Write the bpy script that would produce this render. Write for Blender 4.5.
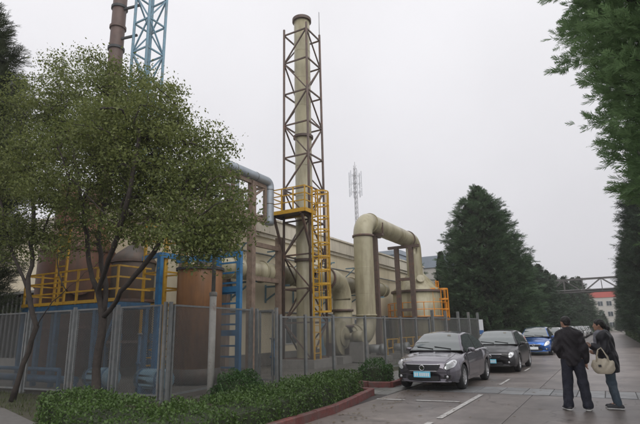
import bpy, math, random
import numpy as np
from mathutils import Vector, Matrix
for _o in list(bpy.data.objects): bpy.data.objects.remove(_o)
sc = bpy.context.scene
col = sc.collection
rnd = random.Random(11)
PI = math.pi
# ------------------------------------------------------------------ camera
FPX = 490.0
right = Vector((0.86751889, 0.49698552, -0.02040511))
upv = Vector((0.13456219, -0.19499779, 0.97152914))
fwd = Vector((-0.47885697, 0.84556564, 0.23603973))
CAM = Vector((0, 0, 1.55))
cam = bpy.data.cameras.new('camera'); cam.sensor_width = 36; cam.lens = FPX / 640 * 36
cam.clip_start = 0.05; cam.clip_end = 5000
camo = bpy.data.objects.new('camera', cam); col.objects.link(camo)
camo.matrix_world = Matrix(((right.x, upv.x, -fwd.x, 0), (right.y, upv.y, -fwd.y, 0), (right.z, upv.z, -fwd.z, CAM.z), (0, 0, 0, 1)))
sc.camera = camo
def raydir(px, py): return right * ((px - 320) / FPX) - upv * ((py - 212) / FPX) + fwd
def gnd(px, py, z=0.0):
    w = raydir(px, py); return CAM + w * ((z - CAM.z) / w.z)
def atY(px, py, Y):
    w = raydir(px, py); return CAM + w * (Y / w.y)
def atX(px, py, X):
    w = raydir(px, py); return CAM + w * (X / w.x)
# ------------------------------------------------------------------ overcast sky, weak broad sun, exposure
SUN_EL, SUN_AZ = math.radians(42), math.radians(125)
world = bpy.data.worlds.new('World'); sc.world = world; world.use_nodes = True
wn = world.node_tree.nodes; wl = world.node_tree.links; wn.clear()
wo = wn.new('ShaderNodeOutputWorld'); wb = wn.new('ShaderNodeBackground')
sky = wn.new('ShaderNodeTexSky'); sky.sky_type = 'NISHITA'; sky.sun_disc = False
sky.sun_elevation = SUN_EL; sky.sun_rotation = SUN_AZ; sky.dust_density = 4
hs = wn.new('ShaderNodeHueSaturation'); hs.inputs['Saturation'].default_value = 0.12
wl.new(sky.outputs[0], hs.inputs['Color'])
tcw = wn.new('ShaderNodeTexCoord'); spx = wn.new('ShaderNodeSeparateXYZ'); wl.new(tcw.outputs['Generated'], spx.inputs[0])
crw = wn.new('ShaderNodeValToRGB')
crw.color_ramp.elements[0].position = 0.0; crw.color_ramp.elements[0].color = (6.7, 6.63, 7.05, 1)
crw.color_ramp.elements[1].position = 1.0; crw.color_ramp.elements[1].color = (11.4, 11.3, 11.6, 1)
wl.new(spx.outputs['Z'], crw.inputs[0])
nzw = wn.new('ShaderNodeTexNoise'); nzw.inputs['Scale'].default_value = 2.2; nzw.inputs['Detail'].default_value = 5
wl.new(tcw.outputs['Generated'], nzw.inputs['Vector'])
mrw = wn.new('ShaderNodeMapRange'); mrw.inputs['To Min'].default_value = 0.86; mrw.inputs['To Max'].default_value = 1.12
wl.new(nzw.outputs[0], mrw.inputs[0])
mulw = wn.new('ShaderNodeMixRGB'); mulw.blend_type = 'MULTIPLY'; mulw.inputs[0].default_value = 1
wl.new(crw.outputs[0], mulw.inputs[1]); wl.new(mrw.outputs[0], mulw.inputs[2])
mxw = wn.new('ShaderNodeMixRGB'); mxw.inputs[0].default_value = 0.92
wl.new(hs.outputs[0], mxw.inputs[1]); wl.new(mulw.outputs[0], mxw.inputs[2])
wl.new(mxw.outputs[0], wb.inputs[0]); wb.inputs[1].default_value = 0.1
wl.new(wb.outputs[0], wo.inputs[0])
sl = bpy.data.lights.new('sun', 'SUN'); sl.energy = 1.5; sl.angle = math.radians(60); sl.color = (1, 0.97, 0.93)
so = bpy.data.objects.new('sun', sl); col.objects.link(so)
sd = Vector((math.sin(SUN_AZ) * math.cos(SUN_EL), math.cos(SUN_AZ) * math.cos(SUN_EL), math.sin(SUN_EL)))
so.rotation_euler = sd.to_track_quat('Z', 'Y').to_euler(); so.location = (0, 0, 60)
sc.view_settings.view_transform = 'Standard'; sc.view_settings.look = 'None'
sc.view_settings.exposure = 0.05; sc.view_settings.gamma = 1; sc.view_settings.use_curve_mapping = False
sc.cycles.volume_bounces = 1
# ------------------------------------------------------------------ materials
def _n(nt, t, **k):
    n = nt.nodes.new(t)
    for a, b in k.items(): n.inputs[a].default_value = b
    return n
def mat(name, c, rough=.6, metal=0., var=.25, scale=6., bump=.0, bscale=40., c2=None, c2amt=.5, c2scale=1.2, streak=False, spec=.5, coat=0., orand=0., crack=False):
    """base colour with fine mottling, an optional second colour in patches, and fine relief"""
    m = bpy.data.materials.new(name); m.use_nodes = True; nt = m.node_tree; L = nt.links
    b = nt.nodes['Principled BSDF']
    b.inputs['Roughness'].default_value = rough; b.inputs['Metallic'].default_value = metal
    b.inputs['Specular IOR Level'].default_value = spec
    if coat: b.inputs['Coat Weight'].default_value = coat; b.inputs['Coat Roughness'].default_value = .04
    tc = nt.nodes.new('ShaderNodeTexCoord')
    n1 = _n(nt, 'ShaderNodeTexNoise', Scale=scale, Detail=8, Roughness=.65); L.new(tc.outputs['Object'], n1.inputs['Vector'])
    mr = nt.nodes.new('ShaderNodeMapRange'); mr.inputs['From Min'].default_value = .3; mr.inputs['From Max'].default_value = .7
    mr.inputs['To Min'].default_value = 1 - var; mr.inputs['To Max'].default_value = 1 + var
    L.new(n1.outputs[0], mr.inputs[0])
    mu = nt.nodes.new('ShaderNodeMixRGB'); mu.blend_type = 'MULTIPLY'; mu.inputs[0].default_value = 1
    mu.inputs[1].default_value = (*c, 1); L.new(mr.outputs[0], mu.inputs[2])
    out = mu.outputs[0]
    if c2:
        mp = nt.nodes.new('ShaderNodeMapping'); L.new(tc.outputs['Object'], mp.inputs[0])
        if streak: mp.inputs['Scale'].default_value = (1, 1, .12)
        n2 = _n(nt, 'ShaderNodeTexNoise', Scale=c2scale, Detail=7, Roughness=.7); L.new(mp.outputs[0], n2.inputs['Vector'])
        cr = nt.nodes.new('ShaderNodeValToRGB')
        cr.color_ramp.elements[0].position = .62 - .3 * c2amt; cr.color_ramp.elements[1].position = .78 - .22 * c2amt
        L.new(n2.outputs[0], cr.inputs[0])
        mx = nt.nodes.new('ShaderNodeMixRGB'); L.new(cr.outputs[0], mx.inputs[0]); L.new(out, mx.inputs[1]); mx.inputs[2].default_value = (*c2, 1)
        out = mx.outputs[0]
    if crack:
        nd = _n(nt, 'ShaderNodeTexNoise', Scale=1.3, Detail=5); L.new(tc.outputs['Object'], nd.inputs['Vector'])
        va = nt.nodes.new('ShaderNodeMixRGB'); va.blend_type = 'ADD'; va.inputs[0].default_value = .9; L.new(tc.outputs['Object'], va.inputs[1]); L.new(nd.outputs['Color'], va.inputs[2])
        vo_ = nt.nodes.new('ShaderNodeTexVoronoi'); vo_.feature = 'DISTANCE_TO_EDGE'; vo_.inputs['Scale'].default_value = .42; L.new(va.outputs[0], vo_.inputs['Vector'])
        cc = nt.nodes.new('ShaderNodeValToRGB'); cc.color_ramp.elements[0].position = .002; cc.color_ramp.elements[0].color = (.35, .33, .32, 1); cc.color_ramp.elements[1].position = .009; cc.color_ramp.elements[1].color = (1, 1, 1, 1); L.new(vo_.outputs['Distance'], cc.inputs[0])
        sp = _n(nt, 'ShaderNodeTexNoise', Scale=2.4, Detail=9, Roughness=.75); L.new(tc.outputs['Object'], sp.inputs['Vector'])
        cs = nt.nodes.new('ShaderNodeValToRGB'); cs.color_ramp.elements[0].position = .3; cs.color_ramp.elements[0].color = (.55, .53, .52, 1); cs.color_ramp.elements[1].position = .46; cs.color_ramp.elements[1].color = (1, 1, 1, 1); L.new(sp.outputs[0], cs.inputs[0])
        for w_ in (cc, cs):
            m4 = nt.nodes.new('ShaderNodeMixRGB'); m4.blend_type = 'MULTIPLY'; m4.inputs[0].default_value = .8; L.new(out, m4.inputs[1]); L.new(w_.outputs[0], m4.inputs[2]); out = m4.outputs[0]
    if orand:
        oi = nt.nodes.new('ShaderNodeObjectInfo'); mo = nt.nodes.new('ShaderNodeMapRange'); mo.inputs['To Min'].default_value = 1 - orand; mo.inputs['To Max'].default_value = 1 + orand; L.new(oi.outputs['Random'], mo.inputs[0])
        m3 = nt.nodes.new('ShaderNodeMixRGB'); m3.blend_type = 'MULTIPLY'; m3.inputs[0].default_value = 1; L.new(out, m3.inputs[1]); L.new(mo.outputs[0], m3.inputs[2]); out = m3.outputs[0]
    L.new(out, b.inputs['Base Color'])
    if bump:
        n3 = _n(nt, 'ShaderNodeTexNoise', Scale=bscale, Detail=6); L.new(tc.outputs['Object'], n3.inputs['Vector'])
        bp = _n(nt, 'ShaderNodeBump', Strength=bump, Distance=.02); L.new(n3.outputs[0], bp.inputs['Height']); L.new(bp.outputs[0], b.inputs['Normal'])
    return m
def leafmat(name, c1, c2, rough=.55, trans=.25, big=.35):
    """leaf colour differs leaf by leaf (random per island) and branch by branch (soft noise)"""
    m = bpy.data.materials.new(name); m.use_nodes = True; nt = m.node_tree; L = nt.links
    b = nt.nodes['Principled BSDF']; b.inputs['Roughness'].default_value = rough; b.inputs['Specular IOR Level'].default_value = .35
    g = nt.nodes.new('ShaderNodeNewGeometry'); tc = nt.nodes.new('ShaderNodeTexCoord')
    n1 = _n(nt, 'ShaderNodeTexNoise', Scale=big, Detail=4); L.new(tc.outputs['Object'], n1.inputs['Vector'])
    ad = nt.nodes.new('ShaderNodeMath'); ad.operation = 'MULTIPLY_ADD'; ad.inputs[1].default_value = .6
    L.new(g.outputs['Random Per Island'], ad.inputs[0])
    mr = nt.nodes.new('ShaderNodeMapRange'); mr.inputs['From Min'].default_value = .3; mr.inputs['From Max'].default_value = .7
    mr.inputs['To Max'].default_value = .45; L.new(n1.outputs[0], mr.inputs[0]); L.new(mr.outputs[0], ad.inputs[2])
    mx = nt.nodes.new('ShaderNodeMixRGB'); mx.inputs[1].default_value = (*c1, 1); mx.inputs[2].default_value = (*c2, 1)
    L.new(ad.outputs[0], mx.inputs[0]); L.new(mx.outputs[0], b.inputs['Base Color'])
    t = nt.nodes.new('ShaderNodeBsdfTranslucent'); L.new(mx.outputs[0], t.inputs[0])
    ms = nt.nodes.new('ShaderNodeMixShader'); ms.inputs[0].default_value = trans
    L.new(b.outputs[0], ms.inputs[1]); L.new(t.outputs[0], ms.inputs[2]); L.new(ms.outputs[0], nt.nodes['Material Output'].inputs[0])
    return m
M = {}
M['road'] = mat('road_concrete', (.19, .163, .15), .36, orand=.1, var=.25, scale=2.6, bump=.25, bscale=70, c2=(.09, .075, .068), c2amt=.62, c2scale=.6, crack=True)
M['joint'] = mat('joint_tar', (.035, .03, .028), .7)
M['asphalt'] = mat('asphalt', (.1, .094, .09), .6, var=.2, scale=3, bump=.3, bscale=90, c2=(.07, .064, .06), c2amt=.5, c2scale=.7)
M['paver'] = mat('paver', (.15, .148, .14), .5, orand=.2, var=.25, scale=5, bump=.3, c2=(.09, .095, .075), c2amt=.5, c2scale=2)
M['drain'] = mat('drain_slab', (.2, .205, .21), .45, orand=.3, var=.2, scale=4, bump=.25, c2=(.14, .135, .13), c2amt=.5, c2scale=1.5)
M['path'] = mat('path', (.14, .132, .125), .6, var=.15, bump=.2)
M['soil'] = mat('soil', (.055, .05, .032), .9, var=.4, scale=3, bump=.6, bscale=30, c2=(.05, .062, .025), c2amt=.6, c2scale=1.5)
M['yard'] = mat('yard', (.1, .094, .082), .7, var=.25, scale=2, bump=.3, c2=(.06, .054, .046), c2amt=.5, c2scale=.8)
M['white_line'] = mat('white_line', (.5, .49, .47), .6, var=.2, scale=8, c2=(.2, .18, .17), c2amt=.5, c2scale=9)
M['kerb'] = mat('kerb_red', (.135, .038, .033), .65, orand=.15, var=.35, scale=9, bump=.35, c2=(.1, .075, .068), c2amt=.55, c2scale=4)
M['cream'] = mat('cream_wall', (.72, .64, .47), .75, var=.08, scale=.7, bump=.12, bscale=25, c2=(.58, .5, .36), c2amt=.4, c2scale=.9, streak=True)
M['cornice'] = mat('cornice', (.68, .63, .52), .7, var=.08, scale=1.2, c2=(.44, .4, .32), c2amt=.4, c2scale=1.4, streak=True)
M['plinth'] = mat('plinth', (.2, .19, .175), .75, var=.2, scale=3, bump=.3)
M['grp'] = mat('duct_grp', (.35, .32, .215), .38, var=.1, scale=2.2, c2=(.2, .17, .105), c2amt=.5, c2scale=1.6, streak=True)
M['brown_steel'] = mat('brown_steel', (.1, .07, .058), .55, var=.25, scale=5, c2=(.16, .075, .045), c2amt=.3, c2scale=3)
M['rack'] = mat('rack_steel', (.205, .15, .115), .6, var=.25, scale=4, c2=(.12, .075, .055), c2amt=.4, c2scale=3)
M['yellow'] = mat('yellow_paint', (.52, .3, .028), .45, var=.15, scale=8, c2=(.4, .18, .02), c2amt=.3, c2scale=6)
M['orange'] = mat('orange_paint', (.66, .25, .02), .45, var=.15, scale=8)
M['blue_shaded'] = mat('blue_shaded_paint', (.03, .105, .2), .5, var=.2, scale=5, c2=(.03, .06, .1), c2amt=.4, c2scale=3)  # the blue paint darkened: shade over the left plant put into its colour
M['blue'] = mat('blue_paint', (.03, .16, .34), .42, var=.18, scale=5, c2=(.02, .08, .17), c2amt=.35, c2scale=3)
M['bluegrey'] = mat('bluegrey_paint', (.15, .27, .35), .5, var=.2, scale=5, c2=(.16, .2, .22), c2amt=.4, c2scale=2)
M['galv'] = mat('galvanised', (.2, .21, .21), .45, metal=.4, var=.18, scale=6, c2=(.25, .23, .21), c2amt=.35, c2scale=3)
M['wire'] = mat('wire', (.17, .174, .17), .5, metal=.4, var=.1)
M['duct'] = mat('silver_duct', (.33, .37, .41), .45, metal=.4, var=.1, scale=3)
M['tank'] = mat('tank_brown', (.27, .125, .045), .45, var=.2, scale=2, c2=(.15, .07, .03), c2amt=.5, c2scale=1.3, streak=True)
M['rust'] = mat('tank_rust', (.15, .062, .032), .62, var=.3, scale=2.2, bump=.1, c2=(.07, .038, .026), c2amt=.55, c2scale=1.1, streak=True)
M['darkband'] = mat('dark_band', (.04, .042, .045), .6)
M['chimney'] = mat('chimney_brown', (.105, .066, .055), .6, var=.2, scale=2, c2=(.11, .06, .045), c2amt=.45, c2scale=.6, streak=True)
M['pole_con'] = mat('pole_concrete', (.4, .39, .37), .7, var=.15, scale=6, bump=.2, c2=(.25, .2, .17), c2amt=.3, c2scale=4)
M['bark'] = mat('bark', (.038, .03, .025), .85, var=.35, scale=9, bump=.7, bscale=22)
M['leaf'] = leafmat('leaf_broad', (.078, .108, .03), (.21, .235, .07), .5, .4)
M['leaf_hedge'] = leafmat('leaf_hedge', (.038, .075, .018), (.075, .13, .028), .45, .2, 1.0)
M['leaf_bush'] = leafmat('leaf_bush', (.03, .075, .02), (.055, .115, .03), .45, .2, 1.0)
M['leaf_dark'] = leafmat('leaf_dark', (.03, .048, .02), (.07, .085, .034), .6, .15)
M['conifer_near'] = leafmat('conifer_near', (.125, .22, .09), (.26, .38, .18), .6, .5, .5)
M['conifer_row'] = leafmat('conifer_row', (.025, .052, .027), (.06, .1, .05), .65, .12, .4)
M['conifer_dark'] = leafmat('conifer_dark', (.045, .088, .042), (.1, .16, .078), .65, .25, .4)
M['conifer_mid'] = leafmat('conifer_mid', (.028, .056, .03), (.06, .105, .05), .65, .12, .4)
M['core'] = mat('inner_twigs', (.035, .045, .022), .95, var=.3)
M['grass'] = leafmat('grass_blade', (.04, .06, .018), (.09, .1, .035), .6, .2, .8)
M['tyre'] = mat('tyre', (.02, .02, .021), .8, var=.2)
M['alloy'] = mat('alloy', (.55, .56, .57), .28, metal=.9, var=.05)
M['chrome'] = mat('chrome', (.7, .7, .72), .12, metal=1, var=.02)
M['blackplastic'] = mat('black_plastic', (.014, .014, .015), .45, var=.1)
M['glass'] = mat('car_glass', (.11, .13, .13), .03, var=.0, spec=1.0, coat=1.0)  # opaque; sky reflection and lit interior lightened into the base colour
M['lamp'] = mat('headlamp', (.68, .7, .72), .08, metal=.35, var=.05, coat=1)
M['darkvessel'] = mat('dark_vessel', (.075, .062, .052), .55, var=.25, scale=2, c2=(.11, .06, .035), c2amt=.4, c2scale=1.2, streak=True)
M['lamp_inner'] = mat('lamp_inner', (.5, .5, .52), .35, var=.1, scale=30)
M['plate'] = mat('plate_blue_glow', (.22, .7, .93), .4, var=.03)  # blue plate lightened to cyan, its retroreflected glow put into the colour
M['plate_white'] = mat('plate_white', (.85, .9, .92), .4, var=.02)
M['amber'] = mat('amber', (.6, .2, .03), .2)
def paint(name, c, coat=1., rough=.27, metal=.8): return mat(name, c, rough, metal=metal, var=.03, scale=2, coat=coat)
M['car_grey'] = paint('paint_grey', (.15, .14, .165))
M['car_black'] = paint('paint_black', (.008, .008, .01), coat=.35, rough=.3, metal=0)
M['car_blue'] = paint('paint_blue', (.012, .1, .36))
M['car_silver'] = paint('paint_silver', (.42, .43, .44))
M['car_white'] = paint('paint_white', (.7, .7, .69), metal=0)
M['car_dark'] = paint('paint_dark', (.04, .045, .055))
M['skin'] = mat('skin', (.4, .23, .16), .5, var=.06, scale=14)
M['hair'] = mat('hair', (.012, .01, .009), .5, var=.3, scale=40, bump=.4, bscale=120)
M['jacket'] = mat('jacket_cloth', (.014, .011, .015), .7, var=.35, scale=14, bump=.6, bscale=38)
M['coat'] = mat('coat_cloth', (.011, .011, .017), .6, var=.25, scale=10, bump=.3, bscale=60)
M['trousers'] = mat('dark_trousers', (.015, .017, .03), .8, var=.35, scale=12, bump=.6, bscale=34)
M['jeans'] = mat('jeans', (.05, .075, .1), .8, var=.3, scale=7, bump=.3, bscale=120, c2=(.1, .13, .16), c2amt=.35, c2scale=5)
M['scarf'] = mat('scarf', (.22, .22, .25), .9, var=.25, scale=25, bump=.5, bscale=60)
M['bag'] = mat('bag', (.56, .5, .39), .6, var=.12, scale=9, bump=.3, bscale=25)
M['sole'] = mat('sole', (.6, .6, .58), .6, var=.1)
M['shoe'] = mat('shoe', (.03, .03, .035), .6, var=.2)
M['paper'] = mat('paper', (.5, .46, .4), .7, var=.1)
M['farwall'] = mat('far_wall', (.5, .48, .44), .8, var=.06, scale=.4, c2=(.4, .38, .35), c2amt=.4, c2scale=.3, streak=True)
M['farroof'] = mat('far_roof', (.25, .29, .34), .45, var=.1, scale=.5)
M['redroof'] = mat('red_roof', (.5, .11, .09), .6, var=.08, scale=.4)
M['winglass'] = mat('window_glass', (.06, .075, .085), .08, var=.1, spec=.7)
M['winframe'] = mat('window_frame', (.5, .5, .5), .5)
M['signwhite'] = mat('sign_white', (.65, .67, .7), .5, var=.05)
M['signblue'] = mat('sign_blue', (.06, .15, .36), .5, var=.05)
M['truss'] = mat('truss_steel', (.12, .115, .11), .6)
M['mastgrey'] = mat('mast_grey', (.42, .42, .43), .5, metal=.3)
# ------------------------------------------------------------------ mesh helpers
class MB:
    def __init__(s): s.v = []; s.f = []; s.sm = []
    def add(s, V, F, smooth=False):
        o = len(s.v); s.v += [tuple(p) for p in V]; s.f += [tuple(i + o for i in f) for f in F]; s.sm += [smooth] * len(F); return s
    def box(s, x0, x1, y0, y1, z0, z1):
        V = [(x, y, z) for z in (z0, z1) for y in (y0, y1) for x in (x0, x1)]
        return s.add(V, [(0, 2, 3, 1), (4, 5, 7, 6), (0, 1, 5, 4), (2, 6, 7, 3), (0, 4, 6, 2), (1, 3, 7, 5)])
    def bar(s, p, q, w, d=None, ref=(0, 0, 1)):
        p, q = Vector(p), Vector(q); d = d or w; a = (q - p).normalized(); r = Vector(ref)
        if abs(a.dot(r)) > .95: r = Vector((0, 1, 0)) if abs(a.y) < .9 else Vector((1, 0, 0))
        u = a.cross(r).normalized(); v = u.cross(a)
        V = [e + u * (sx * w / 2) + v * (sy * d / 2) for e in (p, q) for sx, sy in ((-1, -1), (1, -1), (1, 1), (-1, 1))]
        return s.add(V, [(3, 2, 1, 0), (4, 5, 6, 7), (0, 1, 5, 4), (1, 2, 6, 5), (2, 3, 7, 6), (3, 0, 4, 7)])
    def tube(s, pts, r, n=10, caps=True, smooth=True):
        pts = [Vector(p) for p in pts]; k = len(pts)
        rs = r if isinstance(r, (list, tuple)) else [r] * k
        T = [(pts[min(i + 1, k - 1)] - pts[max(i - 1, 0)]).normalized() for i in range(k)]
        ref = Vector((0, 0, 1)) if abs(T[0].z) < .9 else Vector((1, 0, 0))
        u = T[0].cross(ref).normalized(); V = []
        for i in range(k):
            u = (u - T[i] * u.dot(T[i])).normalized(); w = T[i].cross(u)
            V += [pts[i] + (u * math.cos(2 * PI * j / n) + w * math.sin(2 * PI * j / n)) * rs[i] for j in range(n)]
        F = [(i * n + j, i * n + (j + 1) % n, (i + 1) * n + (j + 1) % n, (i + 1) * n + j) for i in range(k - 1) for j in range(n)]
        s.add(V, F, smooth)
        if caps:
            o = len(s.v) - k * n
            s.f += [tuple(o + j for j in reversed(range(n))), tuple(o + (k - 1) * n + j for j in range(n))]; s.sm += [False, False]
        return s
    def lathe(s, prof, n=32, c=(0, 0, 0), axis='z', smooth=True, caps=True):
        V = []
        for r, z in prof:
            for j in range(n):
                a = 2 * PI * j / n; x, y = r * math.cos(a), r * math.sin(a)
                p = (x, y, z) if axis == 'z' else ((z, x, y) if axis == 'x' else (y, z, x))
                V.append((p[0] + c[0], p[1] + c[1], p[2] + c[2]))
        k = len(prof)
        F = [(i * n + j, i * n + (j + 1) % n, (i + 1) * n + (j + 1) % n, (i + 1) * n + j) for i in range(k - 1) for j in range(n)]
        s.add(V, F, smooth)
        if caps:
            o = len(s.v) - k * n
            s.f += [tuple(o + j for j in reversed(range(n))), tuple(o + (k - 1) * n + j for j in range(n))]; s.sm += [False, False]
        return s
    def prism(s, poly, z0, z1):
        n = len(poly); V = [(x, y, z0) for x, y in poly] + [(x, y, z1) for x, y in poly]
        return s.add(V, [tuple(reversed(range(n))), tuple(range(n, 2 * n))] + [(i, (i + 1) % n, n + (i + 1) % n, n + i) for i in range(n)])
    def build(s, name, m, parent=None):
        me = bpy.data.meshes.new(name)
        o0 = ORG.get(parent.name, (0, 0, 0)) if parent else (0, 0, 0)
        me.from_pydata([(x - o0[0], y - o0[1], z - o0[2]) for x, y, z in s.v], [], s.f)
        me.polygons.foreach_set('use_smooth', s.sm)
        return link(name, me, m, parent)
ORG = {}                        # world origin that a thing's parts are measured from
def link(name, me, m, parent=None):
    if m is not None: me.materials.append(M[m] if isinstance(m, str) else m)
    o = bpy.data.objects.new(name, me); col.objects.link(o)
    if parent: o.parent = parent; ORG[o.name] = ORG.get(parent.name, (0, 0, 0))
    return o
def tag(o, label, cat, group=None):
    o['label'] = label; o['category'] = cat
    if group: o['group'] = group
    return o
def thing(name, label, cat, loc=(0, 0, 0), group=None):
    o = bpy.data.objects.new(name, None); col.objects.link(o); o.location = loc; o.empty_display_size = .2
    ORG[o.name] = tuple(loc); return tag(o, label, cat, group)
def struct(o): o['kind'] = 'structure'; return o
def stuff(o): o['kind'] = 'stuff'; return o
def copy_tree(o, parent=None):
    c = o.copy(); col.objects.link(c)
    if parent: c.parent = parent
    for ch in list(o.children): copy_tree(ch, c)
    return c
def smooth_mesh(me): me.polygons.foreach_set('use_smooth', [True] * len(me.polygons))
def np_mesh(name, V, F):
    """V (n,3), F (k,m) all the same polygon size"""
    me = bpy.data.meshes.new(name); V = np.asarray(V, np.float32); F = np.asarray(F, np.int32); k, m = F.shape
    me.vertices.add(len(V)); me.vertices.foreach_set('co', V.ravel())
    me.loops.add(k * m); me.loops.foreach_set('vertex_index', F.ravel())
    me.polygons.add(k); me.polygons.foreach_set('loop_start', np.arange(0, k * m, m, dtype=np.int32))
    me.polygons.foreach_set('loop_total', np.full(k, m, np.int32)); me.update(calc_edges=True); me.validate(); return me
def arc(c, r, a0, a1, u, v, n=10):
    c, u, v = Vector(c), Vector(u), Vector(v)
    return [c + u * (r * math.cos(a0 + (a1 - a0) * i / n)) + v * (r * math.sin(a0 + (a1 - a0) * i / n)) for i in range(n + 1)]
# ------------------------------------------------------------------ ground, road, pavings
def sheet(name, m, poly, z):
    mb = MB(); mb.add([(x, y, z) for x, y in poly], [tuple(range(len(poly)))]); return struct(mb.build(name, m))
gb = MB(); gb.box(-420, 300, -60, 560, -.6, -.045); struct(gb.build('ground', 'yard'))
road = MB(); road.box(-5.2, 2.2, -8, 400, -.044, -.012); road = struct(road.build('road', 'joint'))
jx = [-4.9, -1.75, 2.15]
ys = [-6]
while ys[-1] < 130: ys.append(ys[-1] + (4.9 if ys[-1] < 40 else 9.8))
def slab(x0, x1, y0, y1, parent, m='road', zt=.0, g=.009, name='slab', zb=-.03):
    b = MB(); b.box(x0 + g, x1 - g, y0 + g, y1 - g, zb, zt - .006)
    b2 = .012
    V = [(x0 + g, y0 + g, zt - .006), (x1 - g, y0 + g, zt - .006), (x1 - g, y1 - g, zt - .006), (x0 + g, y1 - g, zt - .006),
         (x0 + g + b2, y0 + g + b2, zt), (x1 - g - b2, y0 + g + b2, zt), (x1 - g - b2, y1 - g - b2, zt), (x0 + g + b2, y1 - g - b2, zt)]
    b = MB(); V = [(x0 + g, y0 + g, zb), (x1 - g, y0 + g, zb), (x1 - g, y1 - g, zb), (x0 + g, y1 - g, zb)] + V
    b.add(V, [(0, 1, 5, 4), (1, 2, 6, 5), (2, 3, 7, 6), (3, 0, 4, 7), (4, 5, 9, 8), (5, 6, 10, 9), (6, 7, 11, 10), (7, 4, 8, 11), (8, 9, 10, 11)])
    return b.build(name, m, parent)
DR0, DR1 = 12.95, 14.35
for i in range(len(ys) - 1):
    for k in range(2):
        segs = [(ys[i], ys[i + 1])]
        out = []
        for a, b in segs:
            if b <= DR0 or a >= DR1: out.append((a, b))
            else:
                if a < DR0: out.append((a, DR0))
                if b > DR1: out.append((DR1, b))
        for a, b in out:
            if b - a > .15: slab(jx[k], jx[k + 1], a, b, road, zt=rnd.uniform(-.003, .003))
stuff_far = MB(); stuff_far.box(-4.9, 2.15, ys[-1], 400, -.03, -.004); stuff_far.build('far_paving', 'road', road)
# drain across the road: row of cover slabs
drain = MB(); drain.box(-4.9, 2.15, DR0 + .01, DR1 - .01, -.04, -.02); drain = struct(drain.build('drain_channel', 'joint'))
x = -4.88
while x < 2.1:
    w = rnd.uniform(.55, .62)
    x1 = min(x + w, 2.13)
    slab(x, x1, DR0 + .05, DR0 + .72, drain, 'drain', zt=rnd.uniform(.0, .006), g=.008, name='drain_cover')
    slab(x, x1, DR0 + .72, DR1 - .05, drain, 'drain', zt=rnd.uniform(.0, .006), g=.008, name='drain_cover')
    x = x1
# parking apron left of the road, laid with pavers
apron = MB(); apron.box(-9.0, -4.92, 11.9, 40, -.044, -.02); apron = struct(apron.build('parking_apron', 'soil'))
pw = .4
for iy in range(int((20 - 11.95) / pw)):
    for ix in range(6):
        x0 = -7.35 + ix * pw; y0 = 11.95 + iy * pw
        if x0 < -5.3 - (y0 - 11.9) * .35 + .2 and y0 < 13.4 and x0 < -6.2: pass
        slab(x0, x0 + pw, y0, y0 + pw, apron, 'paver', zt=rnd.uniform(-.006, .004), g=.012, name='paver')
far_ap = MB(); far_ap.box(-7.35, -4.95, 19.96, 39.9, -.03, -.006); far_ap.build('far_pavers', 'paver', apron)
# painted lines
def stripe(poly, z=.0085):
    mb = MB(); mb.add([(x, y, z) for x, y in poly], [tuple(range(len(poly)))]); o = struct(mb.build('painted_line', 'white_line')); return o
for a, b in ((6.0, 8.7), (9.1, 12.6), (14.9, 16.6), (19.6, 21.2)):
    w_ = .055 if a < 13 else .035
    stripe([(-2.82 - w_, a), (-2.82 + w_, a), (-2.84 + w_, b), (-2.84 - w_, b)])
stripe([(-4.85, 10.98), (-4.2, 11.06), (-4.2, 11.17), (-4.85, 11.09)]); stripe([(-3.95, 11.08), (-3.0, 11.2), (-3.0, 11.31), (-3.95, 11.19)])
# planting bed, lawn, path
lawn = struct(MB().add([(x, y, -.0165) for x, y in [(-30, 6.9), (-12.2, 6.75), (-9.6, 5.9), (-4.95, 4.0), (-4.95, 8.9), (-5.5, 12.0), (-9.0, 13.2), (-9.2, 8.7), (-30, 8.6)]], [tuple(range(9))]).build('planting_bed', 'soil'))
sheet('path', 'path', [(-30, 6.9), (-30, 2), (-4.95, 1.5), (-4.95, 4.0), (-9.6, 5.9), (-12.2, 6.75)], -.012)
# ------------------------------------------------------------------ kerbs (red, cast in lengths)
def kerb_line(name, label, pts, h=.15, w=.13):
    t = thing(name, label, 'kerb', (pts[0][0], pts[0][1], 0))
    for i in range(len(pts) - 1):
        p, q = Vector((*pts[i], 0)), Vector((*pts[i + 1], 0)); n = max(1, round((q - p).length / .75)); d = (q - p) / n
        for k in range(n):
            a, b = p + d * k, p + d * (k + 1); e = d.normalized() * .004; hh = h + rnd.uniform(-.008, .008)
            u = Vector((-d.y, d.x, 0)).normalized() * (w / 2)
            mb = MB(); a, b = a + e, b - e; c = .018
            uc = u * (1 - 2 * c / w)
            V = [a - u, b - u, b + u, a + u]
            V = [Vector((v.x, v.y, -.04)) for v in V] + [Vector((v.x, v.y, hh - c)) for v in V] + [Vector((v.x, v.y, hh)) for v in (a - uc, b - uc, b + uc, a + uc)]
            mb.add(V, [(0, 1, 5, 4), (1, 2, 6, 5), (2, 3, 7, 6), (3, 0, 4, 7), (4, 5, 9, 8), (5, 6, 10, 9), (6, 7, 11, 10), (7, 4, 8, 11), (8, 9, 10, 11)])
            mb.build('kerb_stone', 'kerb', t)
    return t
kerb_line('red_kerb', 'long red painted kerb along the clipped hedge beside the road', [(-4.85, 3.9), (-4.85, 8.9), (-5.05, 10.3), (-5.33, 11.85), (-6.6, 12.0)])
kerb_line('red_kerb', 'short red kerb under the low hedge next to the grey sedan', [(-6.6, 13.45), (-6.05, 13.25), (-5.45, 13.4), (-5.45, 14.7)])
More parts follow.
